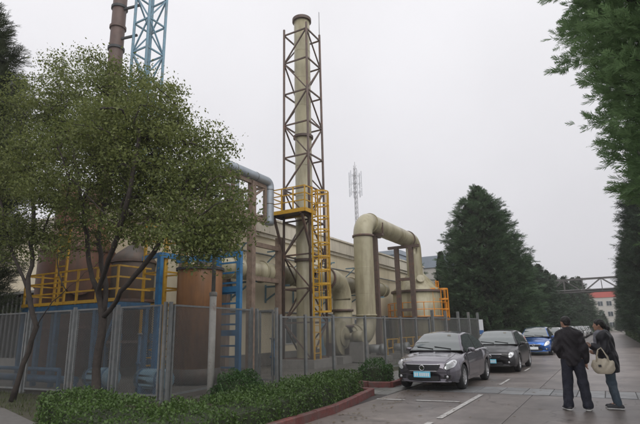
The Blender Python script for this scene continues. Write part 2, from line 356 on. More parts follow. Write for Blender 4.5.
# ------------------------------------------------------------------ cream building along the yard
XW = -15.0
def building():
    t = thing('factory_building', 'long cream factory hall with pale parapet behind the chimney tower', 'building', (XW - 8, 30, 0))
    b = MB(); b.box(XW - 16, XW, 14.6, 46, -.1, 6.55); b.build('wall', 'cream', t)
    b = MB(); b.box(XW - 15.9, XW + .06, 14.55, 46.05, -.1, .55); b.build('plinth', 'plinth', t)
    b = MB(); b.box(XW - 16.2, XW + .22, 14.4, 46.2, 6.56, 7.32); b.build('parapet', 'cornice', t)
    b = MB(); b.box(XW - 16.3, XW + .3, 14.3, 46.3, 7.325, 7.43); b.build('coping', 'cornice', t)
    b = MB(); b.box(XW - .0, XW + .12, 14.5, 46.1, 6.36, 6.555); b.build('soffit_band', 'cornice', t)
    for z in (2.55, 5.45):
        b = MB(); b.tube([(XW + .09, 14.8, z), (XW + .09, 45.5, z)], .045, 6); b.build('conduit', 'galv', t)
    for i, y in enumerate((23.0, 31.5, 36.5, 41)):
        w = MB(); w.box(XW - .02, XW + .05, y - .6, y + .6, .9, 2.3); w = w.build('window', 'winframe', t)
        for k in (-1, 1):
            p = MB(); p.box(XW + .03, XW + .058, y + k * .29 - .26, y + k * .29 + .26, .96, 2.24); p.build('pane', 'winglass', w)
    d = MB(); d.box(XW - .02, XW + .07, 26.2, 27.4, 0, 2.3); d = d.build('door', 'bluegrey', t)
    d2 = MB(); d2.box(XW + .07, XW + .1, 26.32, 27.28, .1, 2.2); d2.build('door_panel', 'bluegrey', d)
building()
def brackets():
    # wall duct carried on brackets
    t = thing('wall_duct', 'long ribbed beige duct on brackets along the cream wall', 'duct', (XW + .9, 30, 0))
    b = MB(); b.tube([(XW + 1.0, 15, 4.35), (XW + 1.0, 34, 4.35)], .48, 28); b.build('duct_pipe', 'grp', t)
    for y in np.arange(16.5, 34, 2.4):
        b = MB(); b.tube([(XW + 1.0, y - .05, 4.35), (XW + 1.0, y + .05, 4.35)], .535, 28); b.build('duct_flange', 'grp', t)
    for y in (17.9, 20.6, 23.2, 26.4, 29.6, 32.8):
        b = MB(); b.bar((XW + .02, y, 3.8), (XW + 1.5, y, 3.8), .09); b.bar((XW + .02, y, 3.1), (XW + 1.2, y, 3.76), .07); b.bar((XW + .04, y, 3.0), (XW + .04, y, 3.9), .08, .05)
        b.build('bracket', 'bluegrey', t)
        b = MB(); b.bar((XW + .14, y, 5.6), (XW + 1.0, y, 5.6), .07); b.bar((XW + .14, y, 5.05), (XW + .8, y, 5.56), .05); b.build('bracket', 'bluegrey', t)
brackets()
# ------------------------------------------------------------------ main chimney: flue in a four-legged lattice
def lattice(t, cx, cy, s0, s1, levels, leg_w, br_w, m, skip=()):
    def cor(k, z):
        f = (z - levels[0]) / (levels[-1] - levels[0]); s = (s0 + (s1 - s0) * f) / 2
        sx, sy = ((1, -1), (1, 1), (-1, 1), (-1, -1))[k]; return Vector((cx + sx * s, cy + sy * s, z))
    for k in range(4):
        b = MB(); b.tube([cor(k, levels[0] - .1), cor(k, levels[-1] + .35)], leg_w / 2, 8); b.build('leg', m, t)
    for i in range(len(levels)):
        for k in range(4):
            b = MB(); b.bar(cor(k, levels[i]), cor((k + 1) % 4, levels[i]), br_w); b.build('strut', m, t)
            if i < len(levels) - 1:
                a, c = (k, (k + 1) % 4) if (i + k) % 2 == 0 else ((k + 1) % 4, k)
                b = MB(); b.bar(cor(a, levels[i]), cor(c, levels[i + 1]), br_w * .9); b.build('brace', m, t)
    return cor
CX, CY = -12.4, 20.3
def stack():
    t = thing('chimney_stack', 'tall beige chimney flue inside a brown lattice tower with yellow ladder', 'chimney', (CX, CY, 0))
    b = MB(); b.box(CX - 1.05, CX + 1.05, CY - 1.05, CY + 1.05, -.05, .32); b.build('footing', 'plinth', t)
    fl = MB(); fl.lathe([(.43, .33), (.43, 18.15), (.38, 18.15), (.38, 17.4)], 40, (CX, CY, 0), caps=False); fl = fl.build('flue', 'grp', t)
    for z in (2.2, 6.6, 8.1, 9.7, 13.0, 14.6, 16.2):
        b = MB(); b.lathe([(.43, z - .02), (.437, z), (.43, z + .02)], 40, (CX, CY, 0), caps=False); b.build('weld_seam', 'grp', fl)
    for z in (4.9, 11.3):
        b = MB(); b.lathe([(.42, z - .06), (.52, z - .06), (.52, z + .06), (.42, z + .06)], 40, (CX, CY, 0), smooth=False, caps=False); b.build('flange', 'brown_steel', fl)
    b = MB(); b.lathe([(.37, 18.0), (.37, 18.25), (.52, 18.25), (.52, 18.08), (.435, 18.06)], 40, (CX, CY, 0), smooth=False, caps=False); b.build('rim', 'brown_steel', fl)
    lv = [.35, 1.95, 3.5, 5.1, 6.75, 8.4, 10.1, 11.85, 13.6, 15.4, 17.1]
    lattice(t, CX, CY, 1.5, 1.4, lv, .125, .068, 'brown_steel')
    for z in lv[2::2]:
        for sx, sy in ((1, 1), (1, -1)):
            b = MB(); b.bar((CX - sx * .72, CY - sy * .72, z), (CX + sx * .72, CY + sy * .72, z + .0), .05); b.build('cross_tie', 'brown_steel', t) if z < 4 else None
    b = MB(); b.tube([(CX + .7, CY + .7, 17.3), (CX + .7, CY + .7, 18.9)], .018, 5); b.build('lightning_rod', 'galv', t)
    # platform
    px0, px1, py0, py1, pz = CX - .95, CX + .98, CY - 1.55, CY - .55, 7.05
    pl = MB(); pl.box(px0, px1, py0, py1, pz, pz + .04); pl = pl.build('platform', 'brown_steel', t)
    b = MB()
    for p, q in (((px0, py0), (px1, py0)), ((px0, py0), (px0, py1)), ((px1, py0), (px1, py1)), ((px0, py1), (px1, py1))):
        b.bar((*p, pz), (*q, pz), .06, .18)
    b.build('toe_board', 'yellow', pl)
    for x in np.linspace(px0, px1, 4):
        b = MB(); b.bar((x, py0, pz), (x, py0, pz + 1.15), .055); b.build('railing_post', 'yellow', pl)
    for z in (.45, .8, 1.15):
        b = MB(); b.bar((px0, py0, pz + z), (px1, py0, pz + z), .045); b.bar((px0, py0, pz + z), (px0, py1, pz + z), .045); b.bar((px1, py0, pz + z), (px1, py1 - .3, pz + z), .045)
        b.build('railing', 'yellow', pl)
    for x in (px0, px1):
        b = MB(); b.bar((x, py1, pz), (x, py1, pz + 1.15), .05); b.build('railing_post', 'yellow', pl)
    for x in (px0 + .1, px1 - .25):
        b = MB(); b.bar((x, py0 + .1, pz - .05), (x, CY - .68, pz - 1.7), .1); b.bar((x, py0, pz - .1), (x, CY - .68, pz - .1), .1); b.build('support', 'brown_steel', pl)
    # caged ladder
    LX, LY0, LY1 = CX + 1.02, CY - .95, CY - .42
    ld = MB(); ld.bar((LX, LY0, .33), (LX, LY0, pz + 1.2), .07, .05); ld.bar((LX, LY1, .33), (LX, LY1, pz + 1.2), .07, .05); ld = ld.build('ladder', 'yellow', t)
    for z in np.arange(.6, pz + 1.1, .3):
        b = MB(); b.bar((LX, LY0, z), (LX, LY1, z), .035); b.build('rung', 'yellow', ld)
    cyl = (LY0 + LY1) / 2
    hz = np.arange(2.4, pz + 1.3, .62)
    def hoop(z): return [(LX, LY0, z)] + [(LX + .34 + .36 * math.sin(a), cyl - .36 * math.cos(a), z) for a in np.linspace(0, PI, 9)] + [(LX, LY1, z)]
    for z in hz:
        b = MB(); h = hoop(z)
        for i in range(len(h) - 1): b.bar(h[i], h[i + 1], .012, .07)
        b.build('cage_hoop', 'yellow', ld)
    for k in (2, 4, 5, 6, 8):
        p = hoop(hz[0])[k]; b = MB(); b.bar(p, (p[0], p[1], hz[-1]), .04, .012); b.build('cage_bar', 'yellow', ld)
    for z in (1.5, 3.5, 5.1, 6.7):
        b = MB(); b.bar((LX, cyl, z), (CX + .72, cyl, z), .05); b.build('ladder_stay', 'yellow', ld)
stack()
# ------------------------------------------------------------------ fan, elbow duct into the stack, riser pipe over to the scrubber
PY = 27.2; PX = -12.4; PR = .59; ZT = 8.2
def ducts():
    f = thing('exhaust_fan', 'beige snail shaped exhaust fan at the foot of the chimney', 'fan', (PX, 23.6, 0))
    b = MB(); b.box(PX - 1.0, PX + .95, 22.2, 25.4, -.05, .3); b.build('base', 'plinth', f)
    prof = []
    c = MB(); n = 40; sec = []
    for i in range(n + 1):
        a = -PI / 2 + 2 * PI * i / n; r = .62 + .32 * i / n; sec.append((23.5 + r * math.cos(a), 1.25 + r * math.sin(a)))
    V = [(PX - .38, y, z) for y, z in sec] + [(PX + .38, y, z) for y, z in sec] + [(PX - .38, 23.5, 1.25), (PX + .38, 23.5, 1.25)]
    k = n + 1
    c.add(V, [(i, i + 1, k + i + 1, k + i) for i in range(n)] + [(2 * k, i + 1, i) for i in range(n)] + [(2 * k + 1, k + i, k + i + 1) for i in range(n)] + [(n, 0, k, 2 * k - 1)])
    c.build('casing', 'grp', f)
    for x0, x1 in ((PX + .38, PX + .46),):
        b = MB(); b.lathe([(.2, x0), (.5, x0), (.5, x1), (.44, x1 + .02), (.2, x1 + .02)], 30, (0, 23.5, 1.25), 'x', smooth=False); b.build('inlet_ring', 'grp', f)
    b = MB(); b.lathe([(.17, PX + .46), (.17, PX + .95)], 16, (0, 23.5, 1.25), 'x'); b.lathe([(.28, PX + .95), (.28, PX + 1.5)], 18, (0, 23.5, 1.25), 'x'); b.build('motor', 'grp', f)
    b = MB(); b.box(PX + .85, PX + 1.6, 23.15, 23.85, .0, .97); b.build('motor_stand', 'plinth', f)
    for y in (22.7, 24.3):
        b = MB(); b.bar((PX, y, .3), (PX, y, .95), .5, .08); b.build('foot', 'brown_steel', f)
    # elbow from fan up and into the flue
    e = thing('elbow_duct', 'beige elbow duct rising from the fan and bending into the chimney', 'duct', (PX, 24.2, 0))
    zc = 3.15; r = 1.05
    pts = [(PX, 24.15, 1.7), (PX, 24.15, zc)] + arc((PX, 24.15 - r, zc), r, 0, PI / 2, (0, 1, 0), (0, 0, 1), 12) + [(PX, 21.2, zc + r), (PX, CY + .2, zc + r)]
    b = MB(); b.tube(pts, .52, 32, caps=False); b.build('duct_pipe', 'grp', e)
    for p, q in (((PX, 24.15, 2.55), (PX, 24.15, 2.67)), ((PX, 22.3, zc + r), (PX, 22.42, zc + r)), ((PX, 24.15, 1.72), (PX, 24.15, 1.84))):
        b = MB(); b.tube([p, q], .6, 32); b.build('duct_flange', 'brown_steel', e)
    # riser: fan side elbow, vertical, top elbow, horizontal run to scrubber
    d = thing('riser_duct', 'large beige pipe rising, bending over and running to the scrubber', 'pipe', (PX, PY, 0))
    r = .95
    pts = [(PX, 24.3, 1.25), (PX, 25.9, 1.25)] + arc((PX, PY - r, 1.25 + r), r, -PI / 2, 0, (0, 1, 0), (0, 0, 1), 12)
    pts += [(PX, PY, 4.5), (PX, PY, ZT - 1.0)]
    b = MB(); b.tube(pts, PR, 36, caps=False); b.build('riser', 'grp', d)
    r = 1.0; pts = arc((PX, PY + r, ZT - r), r, PI, PI / 2, (0, 1, 0), (0, 0, 1), 14) + [(PX, 30, ZT), (PX, 35.9, ZT)] + arc((PX, 35.9, ZT - .7), .7, PI / 2, 0.25, (0, 1, 0), (0, 0, 1), 8)[1:] + [(PX, 36.6, ZT - 1.1), (PX, 36.6, ZT - 2.9)]
    b = MB(); b.tube(pts, PR, 36, caps=False); b.build('overhead_pipe', 'grp', d)
    for p, q, R in (((PX, PY, ZT - 1.08), (PX, PY, ZT - .96), .66), ((PX, PY + 1.0, ZT), (PX, PY + 1.1, ZT), .65), ((PX, 35.2, ZT), (PX, 35.32, ZT), .66),
                    ((PX, PY, 2.35), (PX, PY, 2.45), .65), ((PX, 25.4, 1.25), (PX, 25.52, 1.25), .65), ((PX, 24.75, 1.25), (PX, 24.87, 1.25), .65)):
        b = MB(); b.tube([p, q], R, 36); b.build('pipe_flange', 'brown_steel' if R > .655 else 'grp', d)
    for y in (29.9, 31.6, 33.4):
        b = MB(); b.tube([(PX, y - .02, ZT), (PX, y, ZT), (PX, y + .02, ZT)], [PR, PR + .008, PR], 36, caps=False); b.build('weld_seam', 'grp', d)
    for z in (3.7, 5.2):
        b = MB(); b.tube([(PX, PY, z - .02), (PX, PY, z), (PX, PY, z + .02)], [PR, PR + .008, PR], 36, caps=False); b.build('weld_seam', 'grp', d)
    # steel supports
    s = thing('pipe_support', 'single brown steel column under the overhead pipe beside the bend', 'support', (PX, 29.2, 0))
    b = MB(); b.bar((PX, 29.0, 0), (PX, 29.0, ZT - .75), .34, .26); b.build('column', 'brown_steel', s)
    b = MB(); b.bar((PX - .6, 29.0, ZT - .68), (PX + .6, 29.0, ZT - .68), .3, .16); b.bar((PX, 28.4, ZT - .69), (PX, 29.9, ZT - .69), .2, .1); b.build('saddle_beam', 'brown_steel', s)
    for k in (-1, 1):
        b = MB(); b.bar((PX + k * .6, 29, ZT - .6), (PX + k * .6, 29, ZT + .1), .08); b.build('saddle_strap', 'brown_steel', s)
    s = thing('pipe_support', 'brown steel portal frame of two columns in front of the scrubber', 'support', (PX, 34.4, 0))
    for dx in (-.85, .25):
        b = MB(); b.bar((PX + .3 + dx, 34.3, 0), (PX + .3 + dx, 34.3, ZT - .8), .3, .28); b.build('column', 'brown_steel', s)
    for z in (2.9, 5.1, ZT - .72):
        b = MB(); b.bar((PX - 1.2, 34.3, z) if z > 6 else (PX - .4, 34.3, z), (PX + 1.2, 34.3, z) if z > 6 else (PX + .4, 34.3, z), .24, .2); b.build('beam', 'brown_steel', s)
    # scrubber vessel
    v = thing('scrubber_vessel', 'beige scrubber tank with cone top behind the portal frame', 'tank', (PX - .1, 37.2, 0))
    vx, vy = PX - .1, 37.0
    b = MB(); b.lathe([(1.85, 0), (1.85, 4.35)], 48, (vx, vy, 0)); b.build('shell', 'grp', v)
    b = MB(); b.lathe([(1.85, 4.36), (1.8, 4.45), (.62, 5.75)], 48, (vx, vy, 0), caps=False); b.build('cone', 'grp', v)
    b = MB(); b.lathe([(1.84, 4.25), (1.98, 4.25), (1.98, 4.4), (1.84, 4.4)], 48, (vx, vy, 0), smooth=False, caps=False); b.build('rim', 'brown_steel', v)
    b = MB(); b.lathe([(1.84, 2.3), (1.93, 2.3), (1.93, 2.42), (1.84, 2.42)], 48, (vx, vy, 0), smooth=False, caps=False); b.build('rim', 'brown_steel', v)
    b = MB(); b.tube([(vx + .55, vy - .75, 5.0), (vx + .8, vy - 1.25, 5.25)], .3, 20); b.build('manhole', 'grp', v)
    # railing ring on a platform
    pz = 2.35
    pf = MB(); pf.lathe([(1.86, pz), (2.3, pz), (2.3, pz + .06), (1.86, pz + .06)], 32, (vx, vy, 0), smooth=False, caps=False); pf = pf.build('platform', 'brown_steel', v)
    N = 18
    for i in range(N):
        a = 2 * PI * i / N; b = MB(); b.bar((vx + 2.25 * math.cos(a), vy + 2.25 * math.sin(a), pz), (vx + 2.25 * math.cos(a), vy + 2.25 * math.sin(a), pz + 1.1), .05); b.build('railing_post', 'orange', pf)
    for z in (.1, .6, 1.1):
        b = MB(); b.tube([(vx + 2.25 * math.cos(2 * PI * i / 36), vy + 2.25 * math.sin(2 * PI * i / 36), pz + z) for i in range(37)], .028, 6); b.build('railing', 'orange', pf)
    for i in range(6):
        a = 2 * PI * i / 6 + .3; b = MB(); b.bar((vx + 2.15 * math.cos(a), vy + 2.15 * math.sin(a), 0), (vx + 2.15 * math.cos(a), vy + 2.15 * math.sin(a), pz), .12); b.build('platform_leg', 'brown_steel', pf)
ducts()
def cage_ladder(name, label, x, y, z1, m='orange', face=(1, 0), group=None):
    t = thing(name, label, 'ladder', (x, y, 0), group)
    fx, fy = face; sx, sy = -fy, fx
    for k in (-1, 1):
        b = MB(); b.bar((x + sx * .27 * k, y + sy * .27 * k, 0), (x + sx * .27 * k, y + sy * .27 * k, z1), .08); b.build('rail', m, t)
    for z in np.arange(.4, z1, .33):
        b = MB(); b.bar((x - sx * .27, y - sy * .27, z), (x + sx * .27, y + sy * .27, z), .05); b.build('rung', m, t)
    hz = np.arange(2.2, z1 + .1, .75)
    def hp(z): return [(x + fx * (.36 + .4 * math.sin(a)) - sx * .4 * math.cos(a), y + fy * (.36 + .4 * math.sin(a)) - sy * .4 * math.cos(a), z) for a in np.linspace(0, PI, 9)]
    for z in hz:
        b = MB(); h = [(x - sx * .27, y - sy * .27, z)] + hp(z) + [(x + sx * .27, y + sy * .27, z)]
        for i in range(len(h) - 1): b.bar(h[i], h[i + 1], .02, .1)
        b.build('cage_hoop', m, t)
    for k in (0, 2, 4, 6, 8):
        p = hp(hz[0])[k]; b = MB(); b.bar(p, (p[0], p[1], hz[-1]), .06, .02); b.build('cage_bar', m, t)
q = atY(428, 300, 36.5); cage_ladder('caged_ladder', 'orange caged ladder against the scrubber tank', q.x - .1, 36.3, 4.6)
q = atY(437, 300, 37.0); cage_ladder('caged_ladder', 'taller orange caged ladder next to the dark conifer', q.x + .1, 37.0, 5.1)
# low yellow handrails in the yard behind the fence
def handrail(label, p, q, n, m='yellow', h=1.05, z0=0., group=None):
    t = thing('handrail', label, 'railing', (p[0], p[1], z0), group)
    p, q = Vector((*p, z0)), Vector((*q, z0))
    for i in range(n + 1):
        a = p + (q - p) * (i / n); b = MB(); b.bar(a, a + Vector((0, 0, h)), .06); b.build('railing_post', m, t)
    for z in (.5, h):
        b = MB(); b.bar(p + Vector((0, 0, z)), q + Vector((0, 0, z)), .055); b.build('railing', m, t)
    return t
handrail('low yellow handrail between the riser pipe and portal frame', (-11.3, 29.6), (-11.0, 33.6), 4)
handrail('low yellow handrail in front of the scrubber tank', (-11.0, 34.6), (-9.9, 36.6), 3)
handrail('short yellow handrail beside the pipe bend', (-11.3, 27.6), (-11.3, 29.3), 2, h=1.0)
def pump_unit(label, x, y, w=1.3):
    t = thing('pump_unit', label, 'machine', (x, y, 0))
    b = MB(); b.box(x - w / 2, x + w / 2, y - .4, y + .4, -.03, .25); b.build('base', 'plinth', t)
    b = MB(); b.lathe([(.16, x - w / 2 + .1), (.24, x - w / 2 + .14), (.24, x + .1), (.16, x + .14)], 18, (0, y, .56), 'x'); b.build('motor', 'galv', t)
    b = MB(); b.lathe([(.1, x + .14), (.3, x + .2), (.3, x + .4), (.12, x + .46)], 18, (0, y, .56), 'x'); b.build('pump_head', 'galv', t)
    b = MB(); b.box(x - .35, x - .05, y - .2, y + .2, .25, .4); b.build('foot', 'plinth', t)
pump_unit('grey pump set on a concrete base near the pipe bend', -10.6, 24.6)
pump_unit('second pump set on the yard behind the low hedge', -10.2, 27.0, 1.1)
# ------------------------------------------------------------------ brown pipe rack with silver duct
def rack():
    X = -13.4
    t = thing('pipe_rack', 'rusty brown steel pipe rack with braced top frame by the hall', 'rack', (X, 18, 0))
    ya, yb = 17.35, 19.55
    for x in (X, X - 1.4):
        for y in ((ya, yb) if x == X else (ya,)):
            b = MB(); zt = 8.35 if y == ya else 6.0
            b.bar((x, y, 0), (x, y, zt), .3, .26); b.build('column', 'rack', t)
    for y0, z in ((ya, 5.45), (ya, 3.9)):
        b = MB(); b.bar((X, ya, z), (X, yb, z), .14, .2); b.build('beam', 'rack', t)
    ye = 18.35
    b = MB(); b.bar((X - 1.4, 14.6, 0), (X - 1.4, 14.6, 6.6), .2); b.build('column', 'rack', t)
    for y in (14.6, 16.0, ye):
        for x in (X, X - 1.4):
            b = MB(); b.bar((x, y, 6.6), (x, y, 8.35), .14); b.build('post', 'rack', t)
        b = MB(); b.bar((X - 1.4, y, 8.3), (X, y, 8.3), .12); b.build('cross_beam', 'rack', t)
    for z in (6.65, 8.32):
        for x in (X, X - 1.4):
            b = MB(); b.bar((x, 14.45, z), (x, ye, z), .15, .2); b.build('beam', 'rack', t)
    for p, q in (((X, 16.05, 6.7), (X, ye - .05, 8.25)), ((X, 16.0, 6.7), (X, 14.65, 8.25)), ((X - 1.4, 16.05, 6.7), (X - 1.4, ye, 8.25))):
        b = MB(); b.bar(p, q, .1); b.build('brace', 'rack', t)
    d = thing('insulated_duct', 'silver clad insulated pipe bending down over the brown rack', 'duct', (X + .1, 18.6, 0))
    xx = X + .05; r = .26; zt = 8.62
    pts = [(-16.6, 15.3, 7.4), (-16.6, 15.3, zt - .25), (-16.35, 15.3, zt), (xx - .3, 15.3, zt), (xx - .08, 15.38, zt), (xx, 15.6, zt), (xx, 18.39, zt)] + arc((xx, 18.39, zt - r), r, PI / 2, 0, (0, 1, 0), (0, 0, 1), 8)[1:] + [(xx, 18.65, 6.7), (xx, 18.65, 6.5)]
    b = MB(); b.tube(pts, .22, 20); b.build('duct_pipe', 'duct', d)
    for y in (16, 17.5):
        b = MB(); b.tube([(xx, y, zt), (xx, y + .05, zt)], .232, 20); b.build('cladding_band', 'galv', d)
    for z in (8.2, 7.5):
        b = MB(); b.tube([(xx, 18.65, z), (xx, 18.65, z + .05)], .232, 20); b.build('cladding_band', 'galv', d)
    b = MB(); b.tube([(X - .9, 17.2, 6.9), (X - .9, 17.2, 8.9)], .22, 20); b.build('inner_riser', 'duct', d)
    b = MB(); b.tube([(xx, 18.65, 6.95), (X - 1.5, 18.65, 6.95)], .1, 12); b.build('branch_pipe', 'brown_steel', d)
rack()
# ------------------------------------------------------------------ left plant: rusty tank, platform, brown tank, blue frame
def big_tank():
    cx, cy, R = atY(77, 260, 13.3).x, 13.3, 1.5
    t = thing('process_tank', 'wide rusty brown process tank behind the yellow railed platform', 'tank', (cx, cy, 0))
    b = MB(); b.lathe([(R, 0), (R, 5.2), (R - .1, 5.35), (R * .72, 6.2)], 56, (cx, cy, 0), caps=True); b.build('shell', 'rust', t)
    for z in (1.9, 3.6, 5.1):
        b = MB(); b.lathe([(R - .01, z - .05), (R + .05, z - .05), (R + .05, z + .05), (R - .01, z + .05)], 56, (cx, cy, 0), smooth=False, caps=False); b.build('hoop', 'rust', t)
    for dx, dy, zt, r in ((-.55, -.3, 8.3, .5), (.6, .15, 8.1, .42)):
        b = MB(); b.lathe([(r, 6.0), (r, zt - .4), (r * .85, zt - .12), (r * .4, zt), (.02, zt + .03)], 28, (cx + dx, cy + dy, 0), caps=False); b.build('column_neck', 'rust', t)
    a = math.atan2(-cy, -cx) + .1
    p = Vector((cx + R * math.cos(a), cy + R * math.sin(a), 3.7)); n = Vector((math.cos(a), math.sin(a), 0))
    b = MB(); b.tube([p - n * .1, p + n * .12], .45, 24); m = b.build('manhole', 'rust', t)
    b = MB(); b.tube([p + n * .12, p + n * .17], .54, 24); b.build('manhole_cover', 'rust', m)
big_tank()
def platform():
    x0, x1, y0, y1, z = -17.6, -12.75, 9.95, 11.2, 2.52
    t = thing('steel_platform', 'blue steel platform with yellow railings behind the fence and trees', 'platform', ((x0 + x1) / 2, y0, 0))
    b = MB(); b.box(x0, x1, y0, y1, z, z + .05); b.build('deck', 'darkband', t)
    b = MB()
    for p, q in (((x0, y0), (x1, y0)), ((x0, y1), (x1, y1)), ((x0, y0), (x0, y1)), ((x1, y0), (x1, y1))): b.bar((*p, z - .08), (*q, z - .08), .12, .18)
    b.build('edge_beam', 'blue_shaded', t)
    b = MB(); b.bar((x0, y0 - .07, z + .08), (x1, y0 - .07, z + .08), .02, .1); b.build('toe_board', 'yellow', t)
    for x in np.linspace(x0, x1, 6):
        b = MB(); b.bar((x, y0, z), (x, y0, z + 1.12), .06); b.build('railing_post', 'yellow', t)
        b = MB(); b.bar((x, y0 + .05, 0), (x, y0 + .05, z - .15), .13); b.build('leg', 'blue_shaded', t)
    for x in (x0, -14.9, x1):
        b = MB(); b.bar((x, y1 - .1, 0), (x, y1 - .1, z - .15), .13); b.build('leg', 'blue_shaded', t)
    for h in (.42, .78, 1.12):
        b = MB(); b.bar((x0, y0, z + h), (x1, y0, z + h), .05); b.bar((x1, y0, z + h), (x1, y1, z + h), .05); b.bar((x0, y0, z + h), (x0, y1, z + h), .05); b.build('railing', 'yellow', t)
    for xa, xb in ((-17.6, -16.63), (-13.72, -12.75)):
        b = MB(); b.bar((xa, y0 + .05, .3), (xb, y0 + .05, z - .25), .07); b.build('brace', 'blue_shaded', t)
    # upper yellow cage at far end
    for x in (-17.5, -16.9):
        b = MB(); b.bar((x, y1 - .25, z), (x, y1 - .25, z + 3.1), .07); b.build('upright', 'yellow', t)
    for h in np.arange(.4, 3.1, .38):
        b = MB(); b.bar((-17.5, y1 - .25, z + h), (-16.9, y1 - .25, z + h), .045); b.build('rung', 'yellow', t)
platform()
def stair_cage():
    # yellow stair tower seen through the crown between platform and brown tank
    t = thing('stair_frame', 'yellow steel stair frame between the platform and brown tank', 'stairs', (-13.2, 12.3, 0))
    for x, y in ((-14.0, 12.0), (-13.0, 12.0), (-14.0, 13.0), (-13.0, 13.0)):
        b = MB(); b.bar((x, y, 0), (x, y, 5.4), .08); b.build('post', 'yellow', t)
    for z in (2.55, 3.1, 3.65, 4.3, 4.85, 5.4):
        for p, q in (((-14, 12), (-13, 12)), ((-13, 12), (-13, 13)), ((-14, 13), (-13, 13)), ((-14, 12), (-14, 13))):
            b = MB(); b.bar((*p, z), (*q, z), .055); b.build('rail', 'yellow', t)
    for i in range(9):
        b = MB(); b.box(-13.95 + i * .1, -13.75 + i * .1, 12.1, 12.9, .25 + i * .26, .29 + i * .26); b.build('tread', 'yellow', t)
stair_cage()
TX, TY = -12.05, 12.75
def tank2():
    t = thing('storage_tank', 'upright brown fibreglass tank beside the concrete lamp post', 'tank', (TX, TY, 0))
    R = .76
    b = MB(); b.lathe([(R, .45), (R, 3.72), (R - .03, 3.78)], 48, (TX, TY, 0)); b.build('shell', 'tank', t)
    b = MB(); b.lathe([(R + .02, .0), (R + .02, .45)], 48, (TX, TY, 0)); b.build('base_ring', 'darkvessel', t)
    for z in (3.66,):
        b = MB(); b.lathe([(R - .01, z), (R + .06, z), (R + .06, z + .09), (R - .01, z + .09)], 48, (TX, TY, 0), smooth=False, caps=False); b.build('rim', 'darkband', t)
    b = MB(); b.tube([(TX, TY, 3.75), (TX, TY, 3.98)], .2, 18); b.build('manhole', 'darkband', t)
    b = MB(); b.tube([(TX - .35, TY - .2, 3.75), (TX - .35, TY - .2, 4.15), (TX - .9, TY - .2, 4.2)], .05, 10); b.build('vent_pipe', 'blue', t)
tank2()
def blue_frame():
    # frame round the tank with the ladder on its right
    fx0, fx1, fy0, fy1, zt = -12.95, -11.12, 11.75, 13.6, 4.2
    t = thing('tank_frame', 'bright blue steel frame with ladder around the brown tank', 'frame', ((fx0 + fx1) / 2, fy0, 0))
    for x, y in ((fx0, fy0), (fx0, fy1), (-12.02, 13.65), (-11.05, 13.65)):
        b = MB(); b.bar((x, y, 0), (x, y, zt + (.18 if x > -12.5 else 0)), .17, .14); b.build('post', 'blue', t)
    b = MB(); b.bar((fx0, fy0, zt), (fx0, fy1, zt), .12, .18); b.build('beam', 'blue', t)
    b = MB(); b.bar((fx0, fy1, zt - .02), (-12.02, fy1, zt - .02), .12, .18); b.build('beam', 'blue', t)
    for z in (zt + .1, 3.05, 1.55):
        b = MB(); b.bar((-12.02, 13.65, z), (-11.05, 13.65, z), .12, .2); b.build('beam', 'blue', t)
    for z in np.arange(.4, zt, .36):
        b = MB(); b.bar((-11.95, 13.66, z), (-11.12, 13.66, z), .06); b.build('rung', 'blue', t)
    b = MB(); b.bar((-14.2, 13.72, zt + .12), (-12.4, 13.72, zt + .12), .12, .2); b.build('beam', 'blue', t)
    b = MB(); b.bar((fx0, fy0, zt), (fx0 - 1.2, fy0 + .3, zt), .1, .16); b.build('beam', 'blue', t)
blue_frame()
def drum(label, x, y, L, r, z=None, rot=0):
    t = thing('steel_drum', label, 'drum', (x, y, 0))
    z = z or r + .12
    b = MB(); b.lathe([(r * .86, x - L / 2 + .1), (r, x - L / 2 + .1), (r, x - L / 2), (r, x + L / 2), (r * .86, x + L / 2 + .06)], 28, (0, y, z), 'x'); b.build('shell', 'bluegrey', t)
    for k in (-1, 1):
        b = MB(); b.box(x + k * L * .3 - .06, x + k * L * .3 + .06, y - r * .8, y + r * .8, 0, z - r * .6); b.build('cradle', 'blue_shaded', t)
    for k in (-.35, .35):
        b = MB(); b.lathe([(r, x + k * L - .03), (r + .015, x + k * L - .03), (r + .015, x + k * L + .03), (r, x + k * L + .03)], 28, (0, y, z), 'x', caps=False); b.build('band', 'blue_shaded', t)
drum('blue grey steel drum lying on its cradle behind the fence corner', -10.75, 9.75, .95, .27)
drum('second blue drum lying behind the fence near the trees', -12.9, 9.75, 1.0, .27)
def pipe_run(label, pts, r, m):
    t = thing('pipe_run', label, 'pipe', (*pts[0][:2], 0)); b = MB(); b.tube(pts, r, 14); b.build('pipe', m, t)
    for p in (pts[0], pts[-1]):
        b = MB(); b.bar((p[0], p[1], 0), (p[0], p[1], p[2]), .08); b.build('support', 'blue_shaded', t)
pipe_run('long low blue pipe on supports under the steel platform', [(-19.5, 9.5, .33), (-13.7, 9.5, .3)], .11, 'blue_shaded')
pipe_run('thin blue pipe just above the ground behind the fence', [(-19.5, 9.3, .62), (-14.2, 9.3, .6)], .06, 'blue_shaded')
def upright_pipe(label, x, y, z, r, m):
    t = thing('standpipe', label, 'pipe', (x, y, 0)); b = MB(); b.tube([(x, y, 0), (x, y, z)], r, 14); b.build('pipe', m, t)
    b = MB(); b.tube([(x, y, z * .48), (x, y, z * .48 + .06)], r * 1.8, 14); b.build('flange', 'blue_shaded', t)
    b = MB(); b.tube([(x, y, z), (x, y, z + .05)], r * 1.9, 14); b.build('cap', 'galv', t)
p_ = atY(273, 350, 15.6); upright_pipe('blue standpipe with a pale cap behind the gate posts', p_.x, 15.6, 1.3, .07, 'blue_shaded')
p_ = atY(139, 350, 9.9); upright_pipe('thin blue standpipe rising above the steel drum', p_.x, 9.9, 1.55, .04, 'blue_shaded')
